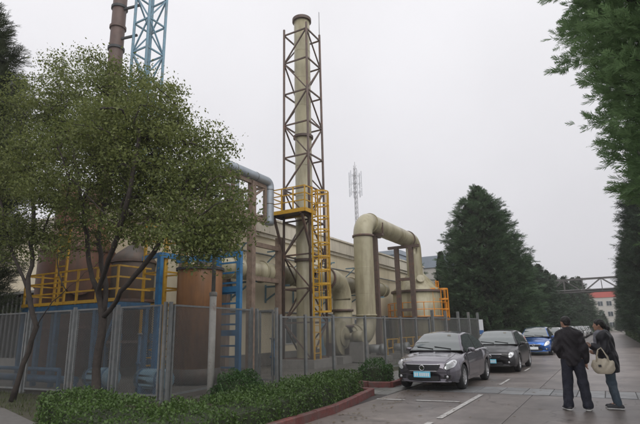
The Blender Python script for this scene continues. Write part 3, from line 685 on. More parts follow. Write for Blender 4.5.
# small blue valve box high between tree and lamp post
t = thing('valve_box', 'small pale blue valve box above the brown tank', 'box', (-12.7, 14.2, 4.6))
MB().box(-12.9, -12.5, 14.0, 14.35, 4.6, 5.15).build('case', 'bluegrey', t); MB().box(-12.84, -12.56, 13.97, 14.0, 4.7, 5.0).build('window', 'winglass', t); MB().bar((-12.7, 14.2, 0), (-12.7, 14.2, 4.6), .09).build('post', 'blue', t)
# ------------------------------------------------------------------ tall brown chimney with blue lattice mast, left
bx, by = -27.7, 20.0
t = thing('brown_chimney', 'tall rusty brown steel chimney pipe with dark bands above the tree', 'chimney', (bx, by, 0))
b = MB(); b.lathe([(.48, 0), (.48, 40), (.43, 40)], 36, (bx, by, 0)); b.build('flue', 'chimney', t)
for z in (6, 10.5, 15, 21.3, 23.0, 24.6, 29, 34):
    b = MB(); b.lathe([(.47, z - .09), (.57, z - .09), (.57, z + .09), (.47, z + .09)], 36, (bx, by, 0), smooth=False, caps=False); b.build('band', 'darkband' if z != 23.0 else 'chimney', t)
mx_, my_ = -25.3, 20.8
t = thing('lattice_mast', 'pale blue lattice steel mast standing beside the brown chimney', 'mast', (mx_, my_, 0))
lattice(t, mx_, my_, 1.45, 1.45, list(np.arange(.3, 41, 2.25)), .2, .1, 'bluegrey')
for z in (12, 22, 24.4, 31):
    b = MB(); b.bar((mx_ - .65, my_ - .5, z), (bx + .3, by, z), .14); b.build('stay', 'darkband', t)
# ------------------------------------------------------------------ fences
def wire_panel(p, q, z0, z1, t, s=.06, r=.0047):
    p, q = Vector(p), Vector(q); L = (q - p).length; u = (q - p) / L; H = z1 - z0; nrm = Vector((-u.y, u.x, 0)); mb = MB()
    def strand(a0, h0, a1, h1, off):
        A = p + u * a0 + nrm * off + Vector((0, 0, z0 + h0)); B = p + u * a1 + nrm * off + Vector((0, 0, z0 + h1))
        d = (B - A).normalized(); w = d.cross(nrm)
        V = [e + (nrm * math.cos(a) + w * math.sin(a)) * r for e in (A, B) for a in (0, 2.094, 4.189)]
        mb.add(V, [(0, 1, 4, 3), (1, 2, 5, 4), (2, 0, 3, 5)])
    k = -H
    while k < L:
        a0, a1 = max(k, 0), min(k + H, L)
        if a1 - a0 > .02:
            strand(a0, a0 - k, a1, a1 - k, .002); strand(a0, H - (a0 - k), a1, H - (a1 - k), -.002)
        k += s
    return stuff(mb.build('wire_mesh', 'wire', t))
def fence(label, pts, h, per=2.2, pw=.075, z0=.12, double=True, extra=0., brace=False, group=None):
    t = thing('chain_link_fence', label, 'fence', (pts[0][0], pts[0][1], 0), group)
    for i in range(len(pts) - 1):
        p, q = Vector((*pts[i], 0)), Vector((*pts[i + 1], 0)); n = max(1, round((q - p).length / per)); d = (q - p) / n; u = d.normalized()
        for k in range(n):
            a, b_ = p + d * k, p + d * (k + 1)
            e = .14 if double else .05
            a2, b2 = a + u * e, b_ - u * e
            if double:
                for c in (a2, b2):
                    b = MB(); b.bar((c.x, c.y, 0.02), (c.x, c.y, h), .05, .05, u); b.build('frame_post', 'galv', t)
            for z in (z0, h - .02):
                b = MB(); b.bar((a2.x, a2.y, z), (b2.x, b2.y, z), .045); b.build('rail', 'galv', t)
            wire_panel((a2.x, a2.y, 0), (b2.x, b2.y, 0), z0, h - .03, t)
        for k in range(n + 1):
            if i and k == 0: continue
            c = p + d * k; b = MB(); b.bar((c.x, c.y, -.04), (c.x, c.y, h + .06 + extra), pw, pw, u); b.build('post', 'galv', t)
    return t
fence('tall chain link fence behind the two leaning trees', [(-19.8, 8.55), (-15.0, 8.7), (-12.95, 8.78), (-11.2, 8.82), (-9.5, 8.88)], 2.28, 2.4)
fence('tall chain link fence in front of the upright brown tank', [(-9.42, 8.97), (-9.95, 12.95)], 2.28, 4.2)
fence('narrow chain link gate leaf with close grey posts', [(-9.82, 13.05), (-9.02, 13.0)], 2.24, 1.0, .085)
fence('long chain link fence in front of the fan and riser pipe', [(-8.95, 13.12), (-8.6, 14.05), (-8.3, 15.4), (-7.95, 17.3), (-7.75, 18.7), (-7.6, 20.1), (-7.45, 21.6), (-7.3, 23.1)], 2.03, 2.4, .085, double=False)
f = fence('far end of the fence with taller posts against the dark conifer', [(-7.25, 23.5), (-7.1, 25.2), (-6.9, 26.9), (-6.75, 28.6), (-6.6, 30.2)], 2.08, 2.2, .12, double=False, extra=.28)
q = atY(482, 331, 29.2)
t = thing('notice_board', 'narrow white and blue notice hanging on the far fence', 'sign', (q.x, q.y, 1.2))
MB().box(q.x - .11, q.x + .11, q.y - .1, q.y - .07, 1.15, 2.0).build('board', 'signwhite', t); MB().box(q.x - .11, q.x + .11, q.y - .112, q.y - .101, 1.2, 1.42).build('blue_band', 'signblue', t)
# ------------------------------------------------------------------ lamp post
lp = gnd(210, 401)
t = thing('lamp_post', 'weathered concrete lamp post with thinner steel upper pole at the hedge', 'lamp post', (lp.x, lp.y, 0))
b = MB(); b.lathe([(.085, -.05), (.085, 2.45), (.07, 2.52)], 12, (lp.x, lp.y, 0)); b.build('lower_pole', 'pole_con', t)
b = MB(); b.lathe([(.05, 2.5), (.042, 5.55)], 12, (lp.x, lp.y, 0)); b.build('upper_pole', 'galv', t)
b = MB(); b.lathe([(.09, 2.44), (.098, 2.46), (.098, 2.53), (.06, 2.55)], 12, (lp.x, lp.y, 0)); b.build('collar', 'plinth', t)
b = MB(); b.lathe([(.06, 5.55), (.17, 5.63), (.2, 5.8), (.17, 5.98), (.05, 6.06)], 20, (lp.x, lp.y, 0)); b.build('lamp_globe', 'signwhite', t)
# ------------------------------------------------------------------ distant antenna mast
q = atY(358, 250, 100); ax, ay = q.x, q.y
t = thing('antenna_mast', 'thin grey telecom mast with antenna panels behind the hall', 'mast', (ax, ay, 0))
tp = atY(358, 180, 100).z
for k in range(3):
    a = k * 2.094; b = MB(); b.bar((ax + .45 * math.cos(a), ay + .45 * math.sin(a), 0), (ax + .35 * math.cos(a), ay + .35 * math.sin(a), tp + 3), .14); b.build('leg', 'mastgrey', t)
for i, z in enumerate(np.arange(1, tp + 3, 1.2)):
    for k in range(3):
        a, c = k * 2.094, (k + 1) * 2.094; b = MB(); b.bar((ax + .4 * math.cos(a), ay + .4 * math.sin(a), z), (ax + .4 * math.cos(c), ay + .4 * math.sin(c), z + 1.2), .08); b.build('brace', 'mastgrey', t)
for z in (tp - 2.9, tp - .8, tp + 1.2):
    for k in range(6):
        a = k * PI / 3 + .2; p = Vector((ax + 1.45 * math.cos(a), ay + 1.45 * math.sin(a), z)); b = MB(); b.bar(p - Vector((0, 0, .95)), p + Vector((0, 0, .95)), .24, .14); o = b.build('antenna_panel', 'signwhite', t)
        b = MB(); b.bar((ax, ay, z), p, .07); b.build('arm', 'mastgrey', o)
b = MB(); b.bar((ax, ay, tp + 3), (ax, ay, tp + 4.6), .09); b.build('rod', 'mastgrey', t)
# ------------------------------------------------------------------ background buildings
def bldg(name, label, x0, x1, y0, y1, h, wm, rm, rows, cols, face='y', parapet=.5, z0=1.2, dz=3.2, ww=1.3, wh=1.4, group=None):
    t = thing(name, label, 'building', ((x0 + x1) / 2, y0, 0), group)
    MB().box(x0, x1, y0, y1, -.1, h).build('wall', wm, t)
    MB().box(x0 - .15, x1 + .15, y0 - .15, y1 + .15, h + .003, h + parapet).build('roof', rm, t)
    for r in range(rows):
        for c in range(cols):
            z = z0 + r * dz
            if z + wh > h - .2: continue
            if face == 'y':
                x = x0 + (x1 - x0) * (c + .5) / cols
                w = MB().box(x - ww / 2, x + ww / 2, y0 - .06, y0 + .02, z, z + wh).build('window', 'winframe', t)
                for k in (-1, 1): MB().box(x + k * ww * .245 - ww * .215, x + k * ww * .245 + ww * .215, y0 - .075, y0 - .05, z + .08, z + wh - .08).build('pane', 'winglass', w)
            else:
                y = y0 + (y1 - y0) * (c + .5) / cols
                w = MB().box(x1 - .02, x1 + .06, y - ww / 2, y + ww / 2, z, z + wh).build('window', 'winframe', t)
                for k in (-1, 1): MB().box(x1 + .05, x1 + .075, y + k * ww * .245 - ww * .215, y + k * ww * .245 + ww * .215, z + .08, z + wh - .08).build('pane', 'winglass', w)
    return t
bldg('workshop_building', 'cream workshop with flat roof behind the scrubber tank', -25.5, -19.9, 55, 66, 9.6, 'farwall', 'cornice', 3, 4)
bldg('plant_room', 'pale blue grey metal plant room behind the overhead pipe', -23.6, -19.2, 51.5, 54.6, 9.7, 'farroof', 'farroof', 1, 2, z0=7.4)
bldg('workshop_building', 'low workshop with grey metal roof beside the big conifer', -18.9, -8, 54, 68, 8.2, 'farwall', 'farroof', 3, 6, parapet=1.3)
bldg('office_block', 'far white block with red roof edge at the road end', -6, 14, 150, 165, 8.6, 'farwall', 'redroof', 3, 10, parapet=1.5, z0=1.0, dz=2.7, ww=1.2, wh=1.3)
bldg('corner_building', 'pale building glimpsed at the left behind the platform', -42, -26.5, 15.5, 19.2, 7.4, 'cream', 'cornice', 2, 6)
def shed():  # guessed shed, added to darken the bright view through the left fence
    x0, x1, y0, y1, h = -33, -20.2, 14.6, 17.5, 3.7
    t = thing('filler_shed', 'dark corrugated shed added to darken the view behind the left fence', 'shed', ((x0 + x1) / 2, y0, 0))
    MB().box(x0, x1, y0, y1, 0, h).build('wall', 'darkshed', t); MB().box(x0 - .2, x1 + .2, y0 - .3, y1 + .2, h + .002, h + .12).build('roof', 'plinth', t)
    for x in np.arange(x0 + .2, x1, .4): MB().box(x - .07, x + .07, y0 - .04, y0 + .01, .02, h - .02).build('corrugation', 'darkshed', t)
M['darkshed'] = mat('dark_shed', (.05, .05, .05), .7, var=.25, scale=2, c2=(.07, .05, .04), c2amt=.4, c2scale=1, streak=True)
shed()
def hopper():  # guessed dark vessel, added to fill a gap that came out too bright
    cx, cy, R = atY(134, 260, 13.9).x, 13.9, .85
    t = thing('filler_vessel', 'dark grey brown filler vessel added between the rusty tank and brown tank', 'tank', (cx, cy, 0))
    MB().lathe([(R, 1.2), (R, 4.6), (R * .9, 4.8), (R * .3, 5.2), (.05, 5.25)], 36, (cx, cy, 0)).build('shell', 'darkvessel', t)
    MB().lathe([(.2, .3), (R, 1.2)], 36, (cx, cy, 0), caps=False).build('cone', 'darkvessel', t)
    for z in (1.3, 2.9, 4.5): MB().lathe([(R - .01, z - .05), (R + .06, z - .05), (R + .06, z + .05), (R - .01, z + .05)], 36, (cx, cy, 0), smooth=False, caps=False).build('hoop', 'brown_steel', t)
    for k in range(4):
        a = k * PI / 2 + .5; MB().bar((cx + (R + .02) * math.cos(a), cy + (R + .02) * math.sin(a), 0), (cx + (R + .02) * math.cos(a), cy + (R + .02) * math.sin(a), 1.6), .12).build('leg', 'blue_shaded', t)
    MB().tube([(cx, cy, 5.2), (cx, cy, 6.0), (cx + .8, cy + .5, 6.4)], .12, 14).build('vent_pipe', 'darkvessel', t)
hopper()
# ------------------------------------------------------------------ pipe bridge over the road
def bridge():
    Y = 80; t = thing('pipe_bridge', 'grey steel truss pipe bridge spanning the road among trees', 'bridge', (0, Y, 0))
    x0, x1, za, zb = -12, 12, 6.25, 8.1
    for y in (Y, Y + 1.6):
        for z in (za, zb):
            MB().bar((x0, y, z), (x1, y, z), .15).build('chord', 'truss', t)
        n = 10
        for i in range(n + 1):
            x = x0 + (x1 - x0) * i / n; MB().bar((x, y, za), (x, y, zb), .1).build('vertical', 'truss', t)
            if i < n:
                xn = x0 + (x1 - x0) * (i + 1) / n
                (MB().bar((x, y, za), (xn, y, zb), .09) if i % 2 == 0 else MB().bar((x, y, zb), (xn, y, za), .09)).build('diagonal', 'truss', t)
    for y, z, r in ((Y + .4, za + .25, .1), (Y + .85, za + .28, .13), (Y + 1.3, za + .22, .09)):
        MB().tube([(x0, y, z), (x1, y, z)], r, 12).build('pipe', 'truss', t)
    for x in (x0, x1):
        for y in (Y, Y + 1.6): MB().bar((x, y, 0), (x, y, za), .3).build('leg', 'truss', t)
bridge()
# ------------------------------------------------------------------ vegetation generators
def rng_of(seed): return np.random.default_rng(seed)
def unit(v): return v / np.maximum(np.linalg.norm(v, axis=-1, keepdims=True), 1e-9)
def leaf_arrays(C, L, rg, down=.25, aspect=.5, out=None):
    n = len(C); d = rg.normal(size=(n, 3)); d = unit(d); d[:, 2] -= down
    if out is not None: d += out * .8
    d = unit(d); w = unit(np.cross(d, rg.normal(size=(n, 3)))); nn = np.cross(d, w)
    L = L[:, None]; b = C - d * L * .5; mid = b + d * L * .45 + nn * L * .08
    V = np.stack([b, mid + w * L * aspect / 2, b + d * L, mid - w * L * aspect / 2], 1).reshape(-1, 3)
    F = np.arange(n * 4).reshape(n, 4); return V, F
def tree_skeleton(limbs, clumps, r_tip=.008, power=2.75, rg=None, kmax=.1):
    """limbs: polylines of points (first is the trunk, later ones start at a point of an earlier one); every clump is tied to the nearest limb"""
    P = []; par = []; base_r = []
    def add(p, q, r=0.): P.append(Vector(p)); par.append(q); base_r.append(r); return len(P) - 1
    for li, limb in enumerate(limbs):
        pts = [Vector(p) for p in limb]
        if li == 0: prev = add(pts[0], -1)
        else:
            prev = min(range(len(P)), key=lambda i: (P[i] - pts[0]).length)
        for a, b in zip(pts[:-1], pts[1:]):
            n = max(1, int((b - a).length / .3))
            for k in range(1, n + 1):
                q = a.lerp(b, k / n) + Vector((rg.normal(), rg.normal(), rg.normal())) * .018
                prev = add(q, prev)
    n0 = len(P); A = np.array([tuple(p) for p in P])
    order = sorted(range(len(clumps)), key=lambda i: np.min(np.linalg.norm(A - clumps[i], axis=1)))
    arr = np.zeros((len(P) + len(clumps) * 14, 3)); arr[:len(P)] = A; cnt = len(P); tips = []
    for i in order:
        c = clumps[i]; dist = np.linalg.norm(arr[:cnt] - c, axis=1) + np.maximum(0, arr[:cnt, 2] - c[2]) * .9
        j = int(np.argmin(dist)); a = P[j]; b = Vector(c); L = (b - a).length; n = min(12, max(1, int(L / .22))); prev = j
        perp = Vector((rg.normal(), rg.normal(), rg.normal() + .6)) * (L * .1)
        for k in range(1, n + 1):
            f = k / n; q = a.lerp(b, f) + perp * (4 * f * (1 - f)); prev = add(q, prev); arr[cnt] = q; cnt += 1
        tips.append(prev)
    w = [0.] * len(P); 
    for tpi in tips: w[tpi] += 1
    for i in range(len(P) - 1, 0, -1):
        if par[i] >= 0: w[par[i]] += w[i]
    return P, par, [r_tip * max(x, .6) ** (1 / power) for x in w]
def skeleton_mesh(P, par, R, nmin=4):
    mb = MB(); kids = {}
    for i, p in enumerate(par): kids.setdefault(p, []).append(i)
    def chain(start, first):
        pts, rs = [P[start]], [min(R[start], R[first] * 1.25)]; i = first; todo = []
        while True:
            pts.append(P[i]); rs.append(R[i]); k = kids.get(i, [])
            if not k: break
            k = sorted(k, key=lambda j: -R[j]); todo += [(i, j) for j in k[1:]]; i = k[0]
        if sum((pts[m + 1] - pts[m]).length for m in range(len(pts) - 1)) > .02: mb.tube(pts, rs, 9 if rs[0] > .05 else (6 if rs[0] > .02 else 4), caps=rs[0] > .03)
        return todo
    root = kids[-1][0]; st = [(root, j) for j in kids[root]]
    while st: st += chain(*st.pop())
    return mb
def clumps_in(balls, dens, rg):
    C = []
    for (c, r, sy) in balls:
        n = int(dens * r ** 2.2 * 4)
        d = unit(rg.normal(size=(n, 3))); rad = r * (rg.random(n) ** .33)
        p = np.array(tuple(c)) + d * rad[:, None] * np.array([1, sy, 1]); C.append(p)
    return np.concatenate(C)
def broadleaf(name, label, limbs, balls, dens=26, leaves=60, lsize=.085, cl=.26, m='leaf', seed=1, r_tip=.008, group=None):
    rg = rng_of(seed); base = limbs[0][0]
    t = thing(name, label, 'tree', tuple(base), group)
    cl_pts = clumps_in(balls, dens, rg)
    P, par, R = tree_skeleton(limbs, cl_pts, r_tip, rg=rg)
    b0 = Vector(base)
    for i in range(len(P)):                       # root flare
        h = P[i].z - b0.z
        if h < .5: R[i] *= 1 + .5 * (1 - h / .5)
    skeleton_mesh(P, par, R).build('trunk', 'bark', t)
    k = len(cl_pts); C = np.repeat(cl_pts, leaves, 0) + np.clip(rg.normal(size=(k * leaves, 3)), -1.7, 1.7) * np.array([cl * 1.15, cl * 1.15, cl * .5]) * np.repeat(rg.uniform(.6, 1.25, k), leaves)[:, None]
    V, F = leaf_arrays(C, lsize * rg.uniform(.5, 1.5, len(C)), rg, .3, .48)
    me = np_mesh('crown', V - np.array(tuple(base)), F); link('crown', me, m, t)
    return t
def spray_template(n, rg, w=.035, ang=.75, curl=.12):
    """feathery spray of thin blades along +x"""
    V = []
    def blade(p, d, L, ww):
        d = d / np.linalg.norm(d); s = np.cross(d, [0, 0, 1.]); s /= np.linalg.norm(s) + 1e-9
        V.extend([p - s * ww / 2, p + s * ww / 2 + d * L * .25, p + d * L])
    for i in range(n):
        f = .06 + .9 * i / n; side = 1 if i % 2 else -1; a = ang * (1 - .45 * f) * side + rg.normal() * .12
        p = np.array([f, 0, -curl * f * f]); L = .5 * (1 - f) ** .7 + .16
        blade(p, np.array([math.cos(a), math.sin(a), rg.normal() * .25 - .1]), L, w)
    blade(np.array([0, 0, 0.]), np.array([1, 0, -curl]), 1.05, w * .9)
    return np.array(V)
def conifer_mesh(H, prof, NB, NS, sl, seed, z0=.3, blades=14, bw=.035, lift=.35, spread=.30, droop=0., inner=.35, ncore=2600, ujit=.5, lv=(.8, 1.12)):
    rg = rng_of(seed); pos = []; dr = []; br = []
    zz = np.linspace(z0, H, 200); R = np.array([prof((z - 0) / H) for z in zz]); cdf = np.cumsum(R + .15); cdf /= cdf[-1]
    for i in range(NB):
        z = float(np.interp((i + rg.random()) / NB, cdf, zz)); a = i * 2.39996 + rg.normal() * .25
        L = prof(z / H) * rg.uniform(*lv); el = lift * rg.uniform(.4, 1.3) + (.6 if z > .93 * H else 0)
        d = np.array([math.cos(a) * math.cos(el), math.sin(a) * math.cos(el), math.sin(el)])
        st = np.array([0, 0, max(z - L * math.sin(el) * .9, z0 * .6)]); tip = st + d * L
        br.append((st, tip))
        n = max(4, int(NS * (.35 + .65 * L / max(R.max(), .01))))
        f = inner + (1 - inner) * rg.random(n) ** .6
        p = st + np.outer(f, tip - st); p[:, 2] -= droop * f * f * L
        sp = spread * (1.2 - .8 * f) * min(1, .4 + L / 2.5)
        off = rg.normal(size=(n, 3)) * sp[:, None]; off[:, 2] *= .55
        pos.append(p + off)
        dd = np.tile(d, (n, 1)) * 1.0 + unit(off) * .65 + rg.normal(size=(n, 3)) * .22; dd[:, 2] += .12
        dr.append(unit(dd))
    pos = np.concatenate(pos); dr = np.concatenate(dr); n = len(pos)
    pos[:, 2] = np.maximum(pos[:, 2], .05)
    up = unit(np.tile([0, 0, 1.], (n, 1)) + rg.normal(size=(n, 3)) * ujit)
    Y = unit(np.cross(up, dr)); Z = np.cross(dr, Y)
    s = sl * rg.uniform(.65, 1.25, n)
    Vs = []; ts = [spray_template(blades, rg, bw) for _ in range(5)]; idx = rg.integers(0, 5, n)
    for k in range(5):
        m = idx == k; T = ts[k]
        V = pos[m][:, None, :] + s[m][:, None, None] * (T[None, :, 0:1] * dr[m][:, None, :] + T[None, :, 1:2] * Y[m][:, None, :] + T[None, :, 2:3] * Z[m][:, None, :])
        Vs.append(V.reshape(-1, 3))
    V = np.concatenate(Vs); F = np.arange(len(V)).reshape(-1, 3)
    crown = np_mesh('crown', V, F)
    mb = MB(); mb.tube([(0, 0, -.1), (0, 0, H * .5), (0, 0, H * .96)], [H * .02 + .05, H * .012 + .03, .02], 10)
    for st, tip in br[::2]:
        mb.tube([st, (st + tip) / 2 + np.array([0, 0, -.04]), st + (tip - st) * .85 - np.array([0, 0, droop * .7 * np.linalg.norm(tip - st)])], [.045, .028, .01], 5, caps=False)
    me = bpy.data.meshes.new('trunk'); me.from_pydata(mb.v, [], mb.f); smooth_mesh(me); me.materials.append(M['bark'])
    # tangle of inner twigs that closes the middle of the crown
    k = ncore; z = np.interp(rg.random(k), cdf, zz); a = rg.random(k) * 2 * PI; rr = np.array([prof(q / H) for q in z]) * (.2 + .45 * rg.random(k) ** .5)
    C = np.stack([rr * np.cos(a), rr * np.sin(a), z], 1)
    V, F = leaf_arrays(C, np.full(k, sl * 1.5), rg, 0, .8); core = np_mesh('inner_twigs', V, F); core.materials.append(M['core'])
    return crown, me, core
def put_conifer(name, label, meshes, loc, scale=1., rot=0., m='conifer_dark', group=None):
    t = thing(name, label, 'tree', loc, group); t.scale = (scale,) * 3 if not isinstance(scale, tuple) else scale; t.rotation_euler = (0, 0, rot)
    for nm, me in zip(('crown', 'trunk', 'inner_twigs'), meshes):
        if nm == 'crown' and not me.materials: me.materials.append(M[m])
        o = bpy.data.objects.new(nm, me); col.objects.link(o); o.parent = t
    return t
# ---- broadleaf trees on the left
def A(px, py, Y): return atY(px, py, Y)
def ball(px, py, Y, rpx, sy=1.15): return (A(px, py, Y), rpx / 41.0, sy)
base = gnd(97, 404)
limbsB = [[base, A(96, 370, 8.05), A(101, 335, 8.1), A(104, 318, 8.15)],
          [A(104, 318, 8.15), A(97, 292, 8.1), A(89, 262, 8.0), A(84, 225, 7.8), A(78, 180, 7.7), A(70, 130, 7.6)],
          [A(104, 318, 8.15), A(106, 285, 8.3), A(98, 245, 8.5), A(104, 205, 8.8), A(98, 160, 9.0), A(100, 100, 9.0)],
          [A(104, 318, 8.15), A(122, 292, 7.9), A(142, 268, 7.8), A(163, 238, 7.8), A(180, 200, 7.8), A(195, 160, 8.0)],
          [A(163, 238, 7.8), A(190, 222, 7.4), A(215, 205, 7.2)],
          [A(97, 292, 8.1), A(112, 250, 7.4), A(128, 200, 7.1), A(140, 130, 7.2)]]
ballsB = [ball(85, 112, 8.4, 54), ball(132, 132, 8.2, 52), ball(168, 165, 8.0, 48), ball(198, 194, 7.8, 36), ball(222, 224, 7.7, 20), ball(208, 235, 8.2, 22), ball(105, 150, 7.2, 50),
          ball(62, 165, 8.0, 48), ball(158, 200, 8.6, 34), ball(112, 192, 9.2, 38), ball(122, 90, 8.6, 26), ball(75, 72, 8.6, 20), ball(185, 245, 8.4, 14), ball(108, 80, 7.8, 20), ball(155, 115, 7.6, 28)]
rr_ = random.Random(4); lowB = [ball(72, 215, 7.3, 18), ball(150, 240, 7.6, 15), ball(118, 228, 7.3, 20), ball(94, 236, 8.6, 16), ball(196, 238, 7.3, 28), ball(222, 250, 7.7, 14), ball(55, 235, 8.2, 20)]
for px_, py_ in [(40, 84), (58, 66), (78, 58), (104, 62), (128, 70), (148, 82), (164, 95), (180, 110), (196, 128), (210, 146), (222, 164), (231, 184), (236, 202), (238, 220), (233, 236)]: lowB.append(ball(px_ + rr_.uniform(-4, 4), py_ + rr_.uniform(-4, 4), 8.1 + rr_.uniform(-.6, .6), rr_.uniform(8, 15)))
broadleaf('broadleaf_tree', 'spreading olive green tree with forked dark trunk behind the clipped hedge', limbsB, ballsB + lowB, 15.5, 112, .077, .24, 'leaf', 5, .0085)
baseA = gnd(12, 401)
limbsA = [[baseA, A(24, 365, 7.6), A(36, 328, 7.6)],
          [A(36, 328, 7.6), A(28, 290, 7.5), A(18, 265, 7.4), A(8, 245, 7.3), A(0, 200, 7.2)],
          [A(36, 328, 7.6), A(52, 302, 7.5), A(72, 285, 7.3), A(92, 268, 7.1), A(118, 240, 6.9)],
          [A(28, 290, 7.5), A(32, 255, 7.7), A(34, 215, 7.8), A(30, 160, 7.9)]]
ballsA = [ball(35, 118, 7.8, 46), ball(12, 175, 7.5, 40), ball(10, 225, 7.2, 26), ball(48, 195, 7.2, 30), ball(-30, 150, 7.6, 60), ball(-50, 220, 7.4, 40), ball(30, 240, 7.6, 20), ball(62, 245, 7.2, 16), ball(5, 255, 7.4, 16)]
broadleaf('broadleaf_tree', 'slender leaning tree with thin forked trunk by the pale path', limbsA, ballsA, 13, 108, .077, .24, 'leaf', 9, .0075)
# ---- conifers
def prof_col(f): return float(np.interp(f, [0, .12, .16, .25, .37, .5, .6, .8, .93, 1], [1.8, 2.2, 2.55, 2.88, 3.35, 3.65, 3.5, 2.5, 1.1, .05]))
cm_near = conifer_mesh(15.5, prof_col, 1500, 40, .21, 21, z0=1.9, blades=16, bw=.085, lift=.42, spread=.19, ncore=5000, droop=.04, inner=.6, ujit=1.2, lv=(.86, 1.0))
put_conifer('cypress_tree', 'big feathery blue green conifer overhanging the road on the right', cm_near, (3.25, 9.6, 0), 1, 0, 'conifer_near')
def prof_cone(f): return 3.8 * float(np.interp(1 - f, [0, .04, .08, .145, .31, .5, .77, 1], [.03, .19, .31, .49, .76, .91, 1, .95]))
cm_big = conifer_mesh(13.0, prof_cone, 560, 52, .42, 31, z0=.5, blades=12, bw=.08, lift=.3, spread=.3)
q = atY(490, 320, 41); put_conifer('conifer_tree', 'large broad dark green conifer standing alone behind the fence end', cm_big, (q.x, 41, 0), (1.0, 1.0, 1.0), .4, 'conifer_dark')
def prof_ced(f): return 3.3 * min(1, f * 6 + .6) * max(0, 1 - f) ** .8 + .08
cm_ced = conifer_mesh(9.6, prof_ced, 150, 40, .55, 41, z0=.6, blades=9, bw=.09, lift=.12, spread=.32, droop=.1)
ced = [(-7.2, 52, .93, 'dark cedar with sparse tiered branches behind the large conifer'), (-6.9, 60, .9, 'second dark cedar in the row left of the road'), (-6.8, 68, .95, 'third cedar of the row before the pipe bridge'),
       (-6.6, 76, .95, 'cedar standing right beside the pipe bridge'), (-6.5, 87, .98, 'cedar just beyond the pipe bridge'), (-5.8, 98, 1.05, 'hazy cedar further along past the bridge'), (-5.0, 111, 1.12, 'hazier cedar near the far red roofed block'), (-4.4, 124, 1.25, 'last faint cedar of the row by the far block')]
for i, (x, y, s, lb) in enumerate(ced): put_conifer('cedar_tree', lb, cm_ced, (x, y, 0), (s * 1.08, s * 1.08, s), i * 1.3, 'conifer_mid', 'cedars left of the road')
def prof_row(f): return 2.75 * min(1, f * 9 + .7) * max(0, (1 - max(0, f - .4) / .6) ** .7) + .05
cm_row = conifer_mesh(15, prof_row, 300, 34, .55, 51, z0=.9, blades=9, bw=.085, lift=.4, spread=.26)
row = ['dark columnar conifer below the overhanging boughs on the right', 'second columnar conifer of the right hand row', 'columnar conifer beside the trimmed roadside hedge', 'columnar conifer close to the pipe bridge', 'columnar conifer past the pipe bridge on the right', 'far columnar conifer by the red roofed block']
for i, (y, lb) in enumerate(zip((43, 51, 60, 71, 84, 100), row)): put_conifer('cypress_tree', lb, cm_row, (4.1 + (.25 if i > 1 else 0), y, 0), (1, 1, 1.05 - .03 * i), i * 2.1, 'conifer_row', 'columnar conifers right of the road')
def prof_left(f): return float(np.interp(f, [0, .5, .7, .8, .9, 1], [2.3, 2.45, 2.05, 1.6, 1.0, .05]))
cm_left = conifer_mesh(14.8, prof_left, 420, 40, .45, 61, z0=2.6, blades=12, bw=.055, lift=.5, spread=.3)
q = atY(-40, 120, 7.9); put_conifer('conifer_tree', 'dark olive conifer at the edge behind the leaning tree', cm_left, (q.x, 7.9, 0), 1, 0, 'leaf_dark')
# small dark trees glimpsed between the pipes
cm_small = conifer_mesh(7.0, lambda f: 1.5 * min(1, f * 4 + .5) * max(0, 1 - f) ** .7 + .05, 90, 30, .4, 71, z0=.3, blades=8, bw=.08)
q = atY(389, 300, 45); put_conifer('conifer_tree', 'small dark conifer seen between the riser pipe and portal', cm_small, (q.x, 47.5, 0), 1.0, 0, 'conifer_dark')
q = atY(421, 300, 47); put_conifer('conifer_tree', 'small dark conifer half hidden behind the scrubber tank', cm_small, (q.x, 47, 0), 1.1, 1, 'conifer_dark')
q = atY(440, 250, 50); put_conifer('conifer_tree', 'thin conifer behind the orange caged ladders', cm_small, (q.x, 50, 0), (1.1, 1.1, 1.3), 2, 'conifer_dark')
for i, (x, y, s, lb) in enumerate([(-4.2, 138, 1.25, 'hazy small tree at the road end left of the far block'), (2.6, 142, .7, 'low hazy tree in front of the far red roofed block'), (-.6, 146, .62, 'lowest hazy tree closing the view at the road end')]): put_conifer('conifer_tree', lb, cm_small, (x, y, 0), (s * 1.9, s * 1.5, s), i, 'conifer_mid')
